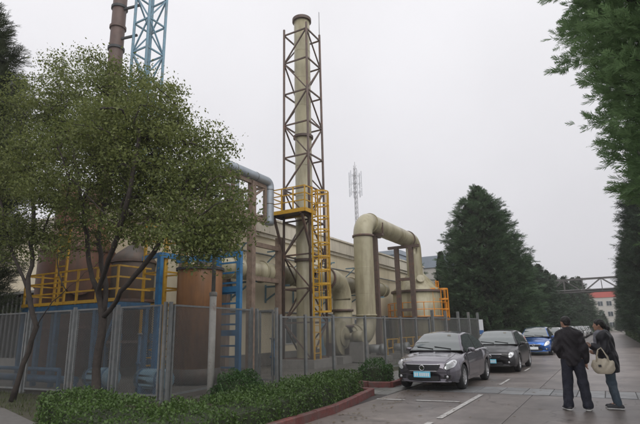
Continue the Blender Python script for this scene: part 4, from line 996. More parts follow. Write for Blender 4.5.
# ---- hedges
def hedge(name, label, st, leaf, n_per_m2=900, lsize=.045, seed=3, cat='hedge', noise=.075):
    """st: stations (x, y, half width, height)"""
    rg = rng_of(seed); S = np.array(st, float); t = thing(name, label, cat, (st[0][0], st[0][1], 0))
    seg = np.linalg.norm(np.diff(S[:, :2], axis=0), axis=1); cum = np.concatenate([[0], np.cumsum(seg)]); Lt = cum[-1]
    peri = 2 * S[:, 3].mean() + 2 * S[:, 2].mean(); n = int(Lt * peri * n_per_m2)
    s = rg.random(n) * (Lt + .0); x = np.interp(s, cum, S[:, 0]); y = np.interp(s, cum, S[:, 1]); hw = np.interp(s, cum, S[:, 2]); h = np.interp(s, cum, S[:, 3])
    tx = np.interp(s + .3, cum, S[:, 0]) - np.interp(s - .3, cum, S[:, 0]); ty = np.interp(s + .3, cum, S[:, 1]) - np.interp(s - .3, cum, S[:, 1]); ln = np.hypot(tx, ty); nx, ny = -ty / ln, tx / ln
    # rounded box cross-section parameter
    u = rg.random(n) * (2 * .5 + 1.0); side = np.where(u < .5, -1., np.where(u > 1.5, 1., 0)); 
    lat = np.where(side == 0, (u - 1.0) * 2, side); ver = np.where(side == 0, 1., np.where(side < 0, u / .5, (2 - u) / .5))
    lat = lat * (1 - .16 * np.clip(ver - .6, 0, 1)); ver = ver * (1 - .1 * np.abs(np.where(side == 0, lat, 1)) ** 4)
    bumpn = noise * (np.sin(x * 5.1 + y * 3.3) + np.sin(y * 7.7 - x * 2.1) + np.sin((x + y) * 13.)) / 1.6
    dep = rg.random(n) ** 1.7 * .16
    C = np.stack([x + nx * lat * (hw - dep * (side != 0) + bumpn), y + ny * lat * (hw - dep * (side != 0) + bumpn), ver * (h - dep * (side == 0) + bumpn * 1.2) + rg.normal(size=n) * .012 + .02], 1)
    # end caps
    for e in (0, -1):
        m = int(S[e, 2] * 2 * S[e, 3] * n_per_m2 * 1.2); d = S[e, :2] - S[1 if e == 0 else -2, :2]; d = d / np.linalg.norm(d); nn = np.array([-d[1], d[0]])
        la = (rg.random(m) * 2 - 1); zz = rg.random(m); bul = .12 * (1 - la ** 2)
        C = np.concatenate([C, np.stack([S[e, 0] + nn[0] * la * S[e, 2] + d[0] * (bul - rg.random(m) * .1), S[e, 1] + nn[1] * la * S[e, 2] + d[1] * (bul - rg.random(m) * .1), zz * S[e, 3]], 1)])
    ns = int(Lt * 45); s2 = rg.random(ns) * Lt; hx = np.interp(s2, cum, S[:, 0]) + rg.uniform(-.4, .4, ns); hy = np.interp(s2, cum, S[:, 1]) + rg.uniform(-.4, .4, ns); hh = np.interp(s2, cum, S[:, 3])   # loose shoots
    for k_ in range(5): C = np.concatenate([C, np.stack([hx + rg.normal(size=ns) * .02, hy + rg.normal(size=ns) * .02, hh + .0 + .028 * k_ * rg.uniform(.4, 1.2, ns)], 1)])
    out = np.zeros_like(C); out[:, 2] = .5
    V, F = leaf_arrays(C, lsize * rg.uniform(.5, 1.6, len(C)), rg, -.2, .55, out)
    link('foliage', np_mesh('foliage', V - np.array([st[0][0], st[0][1], 0]), F), leaf, t)
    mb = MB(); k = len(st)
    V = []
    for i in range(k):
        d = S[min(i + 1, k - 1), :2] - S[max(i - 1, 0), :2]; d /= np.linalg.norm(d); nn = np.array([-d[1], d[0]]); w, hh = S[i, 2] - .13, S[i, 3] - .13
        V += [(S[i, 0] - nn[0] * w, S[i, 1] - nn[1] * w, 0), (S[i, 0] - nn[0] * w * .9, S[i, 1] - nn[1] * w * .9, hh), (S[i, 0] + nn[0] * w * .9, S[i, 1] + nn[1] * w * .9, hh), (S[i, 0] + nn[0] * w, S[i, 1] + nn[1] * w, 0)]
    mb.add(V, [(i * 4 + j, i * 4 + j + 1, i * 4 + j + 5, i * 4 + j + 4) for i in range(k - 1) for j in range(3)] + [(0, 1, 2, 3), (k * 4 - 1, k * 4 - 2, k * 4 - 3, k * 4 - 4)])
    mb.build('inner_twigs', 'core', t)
    return t
hedge('clipped_hedge', 'long low clipped hedge curving along the red kerb below the trees', [(-8.75, 5.85, .5, .5), (-8.4, 5.9, .6, .55), (-7.9, 5.75, .65, .54), (-7.0, 5.5, .65, .47), (-6.2, 5.45, .7, .44), (-5.75, 5.9, .75, .44), (-5.6, 6.8, .68, .46), (-5.55, 8.0, .6, .5), (-5.6, 9.3, .55, .52), (-5.75, 10.6, .5, .52), (-5.95, 11.6, .42, .5)], 'leaf_hedge', 1500, .042, 3)
hedge('clipped_hedge', 'short low hedge in its own bed beside the grey sedan', [(-6.5, 14.05, .35, .5), (-6.1, 13.95, .42, .6), (-5.72, 14.0, .34, .55)], 'leaf_bush', 1500, .042, 4)
hedge('clipped_hedge', 'trimmed hedge under the columnar conifers on the right', [(2.75, 44, .5, .8), (2.8, 60, .6, .9), (2.85, 75, .6, .9), (2.9, 95, .6, .9)], 'leaf_hedge', 60, .16, 6)
# round bush
rg = rng_of(8); bp = gnd(238, 401)
t = thing('round_bush', 'round leafy bush between the lamp post and gate', 'bush', (bp.x, bp.y, 0))
n = 9000; d = unit(rg.normal(size=(n, 3))); d[:, 2] = np.abs(d[:, 2]); rr = (.62 + .07 * np.sin(d[:, 0] * 7 + d[:, 2] * 5) + .06 * np.sin(d[:, 1] * 9)) * (1 - .35 * rg.random(n) ** 2)
C = d * rr[:, None] * np.array([1, 1, 1.05]) + np.array([0, 0, .02]); V, F = leaf_arrays(C, .055 * rg.uniform(.6, 1.4, n), rg, -.1, .4, d * .6); link('foliage', np_mesh('foliage', V, F), 'leaf_bush', t)
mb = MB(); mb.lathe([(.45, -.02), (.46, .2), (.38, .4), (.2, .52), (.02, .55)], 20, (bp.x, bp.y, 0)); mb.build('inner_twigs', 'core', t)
# tufts of grass and fallen leaves on the bed
n = 9000; X = rg.uniform(-16, -5.4, n); Y = rg.uniform(5.5, 13, n); ok = (Y > 5.9 + np.maximum(0, (-9.6 - X)) * .33) & (Y < np.where(X < -9.2, 8.6, 12)) & (X < np.where(Y > 8, -5.6 - (Y - 8) * .1, -5)); X, Y = X[ok], Y[ok]; n = len(X)
L = rg.uniform(.05, .13, n); a = rg.random(n) * 2 * PI; w = .008; tl = rg.normal(size=(n, 2)) * .03
B = np.stack([X, Y, np.full(n, -.02)], 1); s_ = np.stack([np.cos(a) * w, np.sin(a) * w, np.zeros(n)], 1)
V = np.stack([B - s_, B + s_, B + np.stack([tl[:, 0], tl[:, 1], L], 1)], 1).reshape(-1, 3)
g_ = link('grass', np_mesh('grass', V, np.arange(n * 3).reshape(n, 3)), 'grass'); stuff(tag(g_, 'sparse grass growing on the bed under the trees', 'grass'))
# fallen leaves on the road edge
n = 260; X = rg.uniform(-4.75, 1.8, n) ; X = np.where(rg.random(n) < .6, rg.uniform(-4.78, -4.0, n), X); Y = rg.uniform(5, 18, n); C = np.stack([X, Y, np.full(n, .012)], 1)
d = unit(np.stack([rg.normal(size=n), rg.normal(size=n), np.zeros(n)], 1)); w = np.cross(d, [0, 0, 1.]); L = rg.uniform(.025, .055, n)[:, None]
V = np.stack([C - d * L, C + w * L * .45 + [0, 0, .006], C + d * L, C - w * L * .45 + [0, 0, .004]], 1).reshape(-1, 3)
M['fallen'] = leafmat('fallen_leaf', (.09, .06, .02), (.17, .13, .05), .7, .1)
stuff(tag(link('fallen_leaves', np_mesh('fallen_leaves', V, np.arange(n * 4).reshape(n, 4)), 'fallen'), 'small fallen leaves scattered on the road', 'leaves'))
# ------------------------------------------------------------------ cars (front towards -y, origin on the ground at mid length)
def interp(tab, t):
    xs = [a for a, _ in tab]; ys_ = [b for _, b in tab]
    if t <= xs[0]: return ys_[0]
    for i in range(len(xs) - 1):
        if t <= xs[i + 1]:
            f = (t - xs[i]) / (xs[i + 1] - xs[i]); f2 = f * f * (3 - 2 * f); f = .5 * f + .5 * f2
            return ys_[i] + (ys_[i + 1] - ys_[i]) * f
    return ys_[-1]
SPECS = dict(
    sedan=dict(L=4.5, W=.865, wf=.86, wr=3.46, ra=.36, wheel=.315, cowl=1.18, wst=1.85, rwt=2.95, rwb=3.72, roof=1.45, wroof=.56,
               w=[(0, .60), (.05, .70), (.16, .785), (.4, .84), (.9, .865), (3.4, .865), (4.1, .83), (4.38, .76), (4.5, .66)],
               zt=[(0, .62), (.03, .68), (.10, .745), (.5, .84), (1.2, .955), (3.6, 1.07), (4.3, 1.04), (4.45, .98), (4.5, .8)],
               zs=[(0, .56), (.06, .655), (.16, .70), (.5, .775), (1.2, .885), (2.4, .93), (3.6, .975), (4.3, .96), (4.45, .9), (4.5, .74)]),
    saloon=dict(L=4.6, W=.87, wf=.9, wr=3.55, ra=.355, wheel=.315, cowl=1.3, wst=1.98, rwt=3.55, rwb=4.4, roof=1.44, wroof=.57,
               w=[(0, .66), (.05, .745), (.16, .81), (.4, .85), (.9, .87), (3.5, .87), (4.2, .84), (4.5, .78), (4.6, .7)],
               zt=[(0, .60), (.03, .66), (.10, .72), (.5, .80), (1.3, .93), (4.2, 1.02), (4.45, .98), (4.55, .92), (4.6, .8)],
               zs=[(0, .54), (.06, .63), (.16, .68), (.5, .75), (1.3, .87), (2.4, .915), (3.6, .95), (4.4, .93), (4.55, .86), (4.6, .74)]),
    hatch=dict(L=4.25, W=.86, wf=.82, wr=3.35, ra=.35, wheel=.305, cowl=.95, wst=1.75, rwt=3.3, rwb=4.05, roof=1.52, wroof=.58,
               w=[(0, .56), (.05, .68), (.16, .77), (.4, .83), (.9, .86), (3.3, .86), (3.95, .83), (4.15, .77), (4.25, .7)],
               zt=[(0, .60), (.03, .67), (.10, .74), (.5, .86), (1.0, 1.0), (3.6, 1.1), (4.0, 1.06), (4.2, .95), (4.25, .8)],
               zs=[(0, .54), (.06, .64), (.16, .70), (.5, .79), (1.0, .89), (2.2, .945), (3.4, .99), (4.0, .97), (4.2, .88), (4.25, .74)]))
class Car:
    FR = [0, .16, .36, .58, .78, .93, 1.0]
    def __init__(s, spec): s.__dict__.update(SPECS[spec])
    def zb(s, t):
        z = .2 + .05 * max(0, 1 - t / .3)
        for c in (s.wf, s.wr):
            if abs(t - c) < s.ra: z = max(z, s.wheel + math.sqrt(s.ra ** 2 - (t - c) ** 2))
        return z
    def sec(s, t):
        w = interp(s.w, t); zs = interp(s.zs, t); zt = interp(s.zt, t); zb = s.zb(t)
        dx = [-.055, -.012, .0, -.004, -.018, -.045, -.095]
        fl = 0
        for c in (s.wf, s.wr): fl = max(fl, .022 * max(0, 1 - abs(abs(t - c) - 0) / (s.ra + .1)))
        P = []
        for i, f in enumerate(s.FR):
            P.append((w + dx[i] * (1 if zb < .3 or i > 1 else .2) + fl * (1 - f) , zb + (zs - zb) * f))
        ws = w - .095
        for f, g in ((.82, .45), (.58, .78), (.3, .95), (0, 1)): P.append((ws * f, zs + (zt - zs) * g))
        return P
    def pt(s, t, v, side=1, off=0.):
        def raw(t, v):
            P = s.sec(max(0, min(s.L, t))); i = min(int(v), len(P) - 2); f = v - i
            x = P[i][0] + (P[i + 1][0] - P[i][0]) * f; z = P[i][1] + (P[i + 1][1] - P[i][1]) * f
            return Vector((x, t - s.L / 2 + s.bow(t, x), z))
        p = raw(t, v)
        if off:
            e = .02; a = raw(t + e, v) - raw(max(0, t - e), v); b = raw(t, min(v + .1, 9.99)) - raw(t, max(v - .1, 0)); n = b.cross(a)
            if n.length > 1e-9:
                n.normalize()
                if n.x * max(p.x, .05) + n.z * (p.z - .5) * .6 + n.y * (p.y / s.L) < 0: n = -n
                p = p + n * off
        return Vector((p.x * side, p.y, p.z))
    def bow(s, t, x):   # nose and tail are bowed in plan
        f = max(0, 1 - t / .7); r = max(0, 1 - (s.L - t) / .5)
        return .16 * f * (x / .7) ** 2 - .1 * r * (x / .7) ** 2
    def zr(s, t):
        c, a, b, d = s.cowl, s.wst, s.rwt, s.rwb; zc = interp(s.zt, c) - .005; zd = interp(s.zt, d) - .005
        return interp([(c, zc), (c + (a - c) * .5, zc + (s.roof - .05 - zc) * .55), (a, s.roof - .045), ((a + b) / 2, s.roof), (b, s.roof - .04), (b + (d - b) * .5, zd + (s.roof - .05 - zd) * .56), (d, zd)], t)
    def gsec(s, t):
        zs = interp(s.zs, t) - .01; wb = interp(s.w, t) - .085; zr = max(s.zr(t), zs + .004); h = (zr - zs) / max(.05, s.roof - .04 - zs); h = min(1, h)
        xr = wb + (s.wroof - wb) * h ** 1.15
        P = [(wb, zs), (wb + (xr - wb) * .3, zs + (zr - zs) * .32), (wb + (xr - wb) * .65, zs + (zr - zs) * .64), (xr, zr - .035 * h), (xr - .04 * h, zr - .008 * h)]
        cr = .025 * h
        for f in (.75, .5, .25, 0): P.append(((xr - .04 * h) * f, zr + cr * (1 - f * f)))
        return P
    def gpt(s, t, v, side=1, off=0.):
        def raw(t, v):
            t = max(s.cowl, min(s.rwb, t)); P = s.gsec(t); i = min(int(v), len(P) - 2); f = v - i
            x = P[i][0] + (P[i + 1][0] - P[i][0]) * f; z = P[i][1] + (P[i + 1][1] - P[i][1]) * f
            k = max(0, 1 - (t - s.cowl) / (s.wst - s.cowl)) ; k2 = max(0, 1 - (s.rwb - t) / (s.rwb - s.rwt))
            y = t - s.L / 2 - (.10 * min(1, k * 3)) * (1 - (x / .72) ** 2) + .06 * min(1, k2 * 3) * (1 - (x / .72) ** 2)
            return Vector((x, y, z))
        p = raw(t, v)
        if off:
            e = .02; a = raw(t + e, v) - raw(t - e, v); b = raw(t, min(v + .08, 7.99)) - raw(t, max(v - .08, 0)); n = b.cross(a)
            if n.length > 1e-9:
                n.normalize()
                if n.x * p.x + n.z * .6 + n.y * p.y * .1 < 0: n = -n
                p = p + n * off
        return Vector((p.x * side, p.y, p.z))
def patch(fn, t0, t1, v0, v1, off, nt=8, nv=8, sides=(1, -1), full=False, skew=0.):
    """piece of a body surface, lifted off it by off; full joins both halves across the middle"""
    mb = MB()
    for sd in ((1,) if full else sides):
        if full:
            vs = [(v0 + (v1 - v0) * i / nv, 1) for i in range(nv + 1)] + [(v1 - (v1 - v0) * i / nv, -1) for i in range(1, nv + 1)]
        else: vs = [(v0 + (v1 - v0) * i / nv, sd) for i in range(nv + 1)]
        ts = [t0 + (t1 - t0) * i / nt for i in range(nt + 1)]; k = len(vs)
        V = [fn(t + skew * (v - v0), v, s_, off) for t in ts for v, s_ in vs]
        F = [(i * k + j, (i + 1) * k + j, (i + 1) * k + j + 1, i * k + j + 1) for i in range(nt) for j in range(k - 1)]
        if sd < 0: F = [tuple(reversed(f)) for f in F]
        mb.add(V, F, True)
    return mb
def blob_patch(fn, tc, vc, rt, rv, off, side, skew=0., nr=6, na=28, ex=.7):
    V = [fn(tc, vc, side, off)]
    for i in range(1, nr + 1):
        for j in range(na):
            a = 2 * PI * j / na; cx, cy = math.copysign(abs(math.cos(a)) ** ex, math.cos(a)) * i / nr, math.copysign(abs(math.sin(a)) ** ex, math.sin(a)) * i / nr
            V.append(fn(max(.004, tc + rt * cx), vc + rv * cy * (1 - .25 * cx) + skew * cx, side, off))
    F = [(0, 1 + j, 1 + (j + 1) % na) for j in range(na)] + [(1 + (i - 1) * na + j, 1 + i * na + j, 1 + i * na + (j + 1) % na, 1 + (i - 1) * na + (j + 1) % na) for i in range(1, nr) for j in range(na)]
    if side > 0: F = [tuple(reversed(f)) for f in F]
    return MB().add(V, F, True)
def wheel_parts(t, c, side, y, spokes, detail):
    x = (c.W - .105) * side; r = c.wheel; z = r
    ty = MB(); w = .1
    ty.lathe([(r * .66, -w), (r * .86, -w * 1.02), (r * .97, -w * .8), (r, -w * .45), (r, w * .45), (r * .97, w * .8), (r * .86, w * 1.02), (r * .66, w)], 30, (x, y, z), 'x', caps=False)
    wh = ty.build('wheel', 'tyre', t)
    rm = MB(); ro = r * .68; o = .085 * side
    rm.lathe([(ro, -.09 * side), (ro, .088 * side), (ro * .9, .09 * side), (ro * .87, .05 * side)], 30, (x, y, z), 'x', caps=False)
    rm.lathe([(.02, o * .95), (.055, o * .9), (.06, o * .4)], 16, (x, y, z), 'x', caps=True)
    for k in range(spokes):
        a = 2 * PI * k / spokes + .2; rm.bar((x + o * .8, y + .04 * math.cos(a), z + .04 * math.sin(a)), (x + o * .85, y + ro * .92 * math.cos(a), z + ro * .92 * math.sin(a)), .034 if spokes > 6 else .06, .025, (1, 0, 0))
    rm.build('rim', 'alloy', wh)
    bd = MB(); bd.lathe([(ro * .9, x - .02 * side), (.01, x - .02 * side)], 24, (0, y, z), 'x'); bd.build('brake_disc', 'blackplastic', wh)
def make_car(spec, label, pm, loc, rot=0., detail=2, spokes=10, group=None, plate='plate', name='parked_car', grille='badge'):
    c = Car(spec); t = thing(name, label, 'car', (0, 0, 0), group); L = c.L
    ts = set(np.round(np.concatenate([np.linspace(0, .2, 8), np.linspace(.2, L - .2, 46), np.linspace(L - .2, L, 8)]), 4))
    for w in (c.wf, c.wr):
        ts |= set(np.round(np.concatenate([w + c.ra * np.sin(np.linspace(-PI / 2, PI / 2, 19)), [w - c.ra - .004, w + c.ra + .004]]), 4))
    ts = sorted(x for x in ts if 0 <= x <= L); nv = 10
    mb = MB(); V = []
    for tt in ts:
        V += [c.pt(tt, v, 1) for v in range(nv + 1)] + [c.pt(tt, v, -1) for v in range(nv - 1, -1, -1)]
    k = 2 * nv + 1
    F = [(i * k + j, i * k + j + 1, (i + 1) * k + j + 1, (i + 1) * k + j) for i in range(len(ts) - 1) for j in range(k - 1)]
    mb.add(V, F, True)
    mb.add(V[:k], [tuple(range(k))]); mb.add(V[-k:], [tuple(reversed(range(k)))])
    body = mb.build('body', pm, t)
    # roof and pillars
    gts = list(np.linspace(c.cowl, c.rwb, 40)); V = []
    for tt in gts: V += [c.gpt(tt, v, 1) for v in range(9)] + [c.gpt(tt, v, -1) for v in range(7, -1, -1)]
    k = 17; mb = MB(); mb.add(V, [(i * k + j, i * k + j + 1, (i + 1) * k + j + 1, (i + 1) * k + j) for i in range(len(gts) - 1) for j in range(k - 1)], True)
    mb.build('roof', pm, t)
    # underbody and wheel housings
    mb = MB(); mb.box(-.6, .6, -L / 2 + .35, L / 2 - .3, .19, .6); mb.box(-.78, .78, -L / 2 + c.wf + c.ra + .03, -L / 2 + c.wr - c.ra - .03, .19, .5)
    for w in (c.wf, c.wr):
        for sd in (1, -1):
            n = 14; ar = [(w - L / 2 + (c.ra + .004) * math.cos(a), c.wheel + (c.ra + .004) * math.sin(a)) for a in np.linspace(-.25, PI + .25, n + 1)]
            V = [(sd * .84, y, z) for y, z in ar] + [(sd * .56, y, z) for y, z in ar]; mb.add(V, [(i, i + 1, n + 2 + i, n + 1 + i) for i in range(n)])
    mb.build('underbody', 'blackplastic', t)
    for w in (c.wf, c.wr):
        for sd in (1, -1): wheel_parts(t, c, sd, w - L / 2, spokes, detail)
    # glazing
    a0, a1 = c.cowl + .03, c.wst - .02
    ws = patch(c.gpt, a0, a1, 4.25, 8, .006, 10, 8, full=True).build('windshield', 'glass', t)
    patch(c.gpt, c.rwt + .04, c.rwb - .06, 4.3, 8, .006, 8, 8, full=True).build('rear_window', 'glass', t)
    mid = c.cowl + (c.rwb - c.cowl) * .52
    fa, fb = c.cowl + .30, mid - .035; ra_, rb_ = mid + .035, c.rwb - .34
    for sd in (1, -1): patch(c.gpt, c.cowl + .2, c.rwb - .22, .12, 2.95, .003, 24, 4, (sd,)).build('window_surround', 'blackplastic', t)
    for sd in (1, -1):
        for q0, q1 in ((fa, fb), (ra_, rb_)): patch(c.gpt, q0, q1, .28, 2.8, .007, 10, 4, (sd,)).build('side_window', 'glass', t)
    if detail > 1:
        d0, d1, d2, d3 = c.wf + c.ra + .12, mid - .0, mid + .0, c.wr - c.ra + .24
        for sd in (1, -1):
            for q0, q1 in ((d0, d1 - .006), (d2 + .006, c.wr - c.ra - .03)):
                patch(c.pt, q0 - .008, q1 + .008, .9, 6.0, .0025, 10, 8, (sd,)).build('door_gap', 'blackplastic', t)
                dr = patch(c.pt, q0, q1, .96, 6.0, .006, 10, 10, (sd,)).build('door', pm, t)
                h = c.pt(q1 - .2, 5.1, sd, .03); MB().bar(h - Vector((0, .1, 0)), h + Vector((0, .1, 0)), .03, .03).build('handle', pm if spec == 'sedan' else 'chrome', dr)
        # bonnet shut line
        bl = patch(c.pt, .16, c.cowl - .03, 7.0, 7.05, .003, 16, 1); bl.build('bonnet_gap', 'blackplastic', t)
        pm_ = MB()
        for i in range(8):
            pass
        # wipers
        wp = MB()
        for x0, x1 in ((-.05, -.62), (.5, -.02)):
            p = c.gpt(c.cowl + .06, 8 - 3.4 * abs(x0) / .7, 1 if x0 > 0 else -1, .02); q = c.gpt(c.cowl + .13, 8 - 3.4 * abs(x1) / .7, 1 if x1 > 0 else -1, .02); wp.bar(p, q, .02)
        wp.build('wiper', 'blackplastic', t)
        cw = patch(c.gpt, c.cowl + .0, c.cowl + .045, 3.6, 8, .004, 2, 8, full=True); cw.build('cowl', 'blackplastic', t)
    # mirrors
    for sd in (1, -1):
        p = c.gpt(c.cowl + .36, .1, sd, 0); e = p + Vector((.13 * sd, -.02, .075))
        m_ = MB(); m_.bar(p + Vector((0, 0, -.01)), e - Vector((.03 * sd, 0, .03)), .05, .04)
        V = []; n = 10
        for i, (dy, s_) in enumerate(((-.07, .35), (-.05, .8), (-.01, 1), (.045, 1))):
            V += [(e.x + .095 * s_ * math.copysign(abs(math.cos(a)) ** .6, math.cos(a)), e.y + dy, e.z + .06 * s_ * math.copysign(abs(math.sin(a)) ** .6, math.sin(a))) for a in [2 * PI * j / n for j in range(n)]]
        m_.add(V, [(i * n + j, i * n + (j + 1) % n, (i + 1) * n + (j + 1) % n, (i + 1) * n + j) for i in range(3) for j in range(n)] + [tuple(range(n)), tuple(reversed(range(3 * n, 4 * n)))], True)
        m_.build('mirror', pm, t)
    # front: lamps, grille, plate, lower intake, fog lamps
    y0 = -L / 2
    hz = interp(c.zs, .12)
    for sd in (1, -1):
        vb, vt = (3.6, 6.9) if spec != 'saloon' else (3.9, 6.7)
        tc, vc, rt, rv = (.2, 5.35, .19, 1.15) if spec != 'saloon' else (.11, 5.4, .1, 1.0)
        blob_patch(c.pt, tc, vc, rt + .012, rv + .12, .0025, sd, .35).build('headlight_gap', 'blackplastic', t)
        hg = blob_patch(c.pt, tc, vc, rt, rv, .005, sd, .35).build('headlight', 'lamp', t)
        if detail > 1:
            for tt, vv, r in ((tc - .06, vc - .1, .042), (tc + .06, vc + .15, .034)):
                p = c.pt(tt, vv, sd, .004); n = Vector((.5 * sd, -.8, .35)).normalized(); MB().tube([p - n * .03, p + n * .01], r, 16).build('reflector', 'lamp_inner', hg)
        tl = patch(c.pt, L - .32, L - .02, 4.2, 6.4, .006, 6, 6, (sd,)).build('tail_light', 'kerb', t)
    def front(x, z):   # y of the nose at x
        return y0 + c.bow(0, abs(x))
    gm = MB(); gw, gb_, gt_ = (.46, .50, .645) if spec == 'sedan' else ((.4, .50, .62) if spec == 'saloon' else (.36, .5, .58))
    n = 14; V = []
    for zz, sc_ in ((gb_, .8), ((gb_ + gt_) / 2, .95), (gt_, 1.0)):
        for i in range(n + 1):
            x = gw * sc_ * (-1 + 2 * i / n); dy = .02 if zz < gt_ else .035
            V.append((x, front(x, zz) - .014 + (.012 if zz == gt_ else 0), zz))
    gm.add(V, [(r_ * (n + 1) + i, r_ * (n + 1) + i + 1, (r_ + 1) * (n + 1) + i + 1, (r_ + 1) * (n + 1) + i) for r_ in range(2) for i in range(n)])
    gr = gm.build('grille', 'blackplastic', t)
    tr = MB(); tr.tube([(gw * 1.02 * (-1 + 2 * i / n), front(gw * (-1 + 2 * i / n), 0) - .012, gt_ + .012) for i in range(n + 1)], .014, 6); tr.build('grille_trim', 'chrome', gr)
    tr = MB(); tr.tube([(gw * .82 * (-1 + 2 * i / n), front(gw * .82 * (-1 + 2 * i / n), 0) - .014, gb_ - .004) for i in range(n + 1)], .009, 6); tr.build('grille_trim', 'chrome' if spec == 'sedan' else 'blackplastic', gr)
    if detail > 1:
        for zz in np.linspace(gb_ + .03, gt_ - .03, 4):
            s_ = .84 + .14 * (zz - gb_) / (gt_ - gb_); MB().tube([(gw * s_ * (-1 + 2 * i / n), front(gw * (-1 + 2 * i / n), 0) - .02, zz) for i in range(n + 1)], .006, 5).build('grille_bar', 'car_dark', gr)
        if grille == 'badge':
            b = MB(); b.lathe([(.052, -.032 + y0), (.066, -.04 + y0), (.074, -.032 + y0), (.066, -.024 + y0)], 24, (0, 0, .575), 'y', caps=False)
            for q in (-1, 0, 1): b.bar((q * .028 - .012, y0 - .034, .545 ), (q * .028 + .022, y0 - .034, .605), .016, .008, (0, 1, 0))
            b.build('emblem', 'chrome', gr)
        else:
            b = MB(); b.lathe([(.05, -.03 + y0), (.06, -.038 + y0), (.066, -.03 + y0)], 20, (0, 0, .56), 'y', caps=False); b.build('emblem', 'chrome', gr)
    li = MB(); V = []
    for zz, sc_ in ((.26, .9), (.30, 1.0), (.375, .96)):
        for i in range(n + 1):
            x = .42 * sc_ * (-1 + 2 * i / n); V.append((x, front(x, zz) - .012, zz))
    li.add(V, [(r_ * (n + 1) + i, r_ * (n + 1) + i + 1, (r_ + 1) * (n + 1) + i + 1, (r_ + 1) * (n + 1) + i) for r_ in range(2) for i in range(n)]); li.build('air_intake', 'blackplastic', t)
    lip = MB(); lip.tube([(x, front(x, 0) + .0 + .05 * (abs(x) > .6), .235) for x in np.linspace(-.68, .68, 15)], .022, 6); lip.build('bumper_lip', pm if spec != 'saloon' else 'blackplastic', t)
    if detail > 1:
        for sd in (1, -1):
            a = MB(); x = .6 * sd; y = front(x, 0) + .012
            a.box(min(x - .1, x + .1), max(x - .1, x + .1), y - .03, y + .03, .315, .40); fg = a.build('fog_lamp_recess', 'blackplastic', t)
            b = MB(); b.lathe([(.036, y - .036), (.02, y - .044), (.005, y - .045)], 16, (x + .02 * sd, 0, .357), 'y'); b.build('fog_lamp', 'lamp', fg)
        bc = MB(); bc.tube([(x, front(x, 0) - .006 + .0, .455) for x in np.linspace(-.6, .6, 15)], .008, 5); bc.build('bumper_crease', 'blackplastic', t)
    pl = MB(); pz = .415 if spec == 'sedan' else .40
    pl.box(-.22, .22, y0 - .05, y0 - .02, pz - .07, pz + .07); pl = pl.build('licence_plate', plate, t)
    if detail > 1:
        for i, x in enumerate((-.175, -.12, -.045, .01, .065, .12, .175)):       # characters too blurred to read in the picture
            MB().box(x - .019, x + .019, y0 - .053, y0 - .0505, pz - .042, pz + .042).build('plate_character', 'plate_white', pl)
    if detail > 1:
        st = MB(); p = c.gpt(c.wst - .13, 6.0, 1, .012); st.box(p.x - .05, p.x + .05, p.y - .012, p.y - .004, p.z - .03, p.z + .02); st.build('windscreen_sticker', 'paper', ws)
    t.location = loc; t.rotation_euler = (0, 0, rot)
    return t
make_car('sedan', 'grey sedan with blue plate parked front on beside the short hedge', 'car_grey', (-4.28, 15.05, .0), math.radians(-1.0), spokes=10)
make_car('saloon', 'black saloon with blue plate parked right behind the grey sedan', 'car_black', (-3.78, 20.9, 0), 0, spokes=9, grille='ring')
make_car('hatch', 'bright blue hatchback parked behind the black saloon', 'car_blue', (-3.7, 32.2, 0), 0, spokes=7, plate='plate_white', grille='ring')
far = [('hatch', 'car_silver', -4.3, 38.5, 'silver hatchback just behind the blue hatchback'), ('sedan', 'car_white', -3.9, 44.5, 'white sedan in the far parked row'), ('sedan', 'car_dark', -3.7, 50.5, 'dark sedan in the far parked row'), ('hatch', 'car_silver', -3.6, 56.2, 'silver car parked in the middle of the far row'),
       ('sedan', 'car_silver', -3.5, 62, 'silver sedan of the far row before the bridge'), ('sedan', 'car_dark', -3.5, 68, 'dark car of the far row before the bridge'), ('hatch', 'car_white', -3.4, 74, 'white hatchback parked nearly under the pipe bridge'), ('sedan', 'car_silver', -3.4, 80.5, 'silver car parked under the pipe bridge'), ('sedan', 'car_white', -3.4, 87, 'white car parked just past the pipe bridge'), ('hatch', 'car_dark', -3.3, 93.5, 'dark hatchback at the far end of the row'), ('sedan', 'car_silver', -3.3, 100, 'last silver car of the parked row')]
proto = {}
for sp, pm, x, y, lb in far:
    if (sp, pm) in proto: o = copy_tree(proto[(sp, pm)]); o.location = (x, y, 0); o['label'] = lb
    else: o = make_car(sp, lb, pm, (x, y, 0), 0, detail=1, spokes=7, group='cars parked further along the road', plate='plate'); proto[(sp, pm)] = o
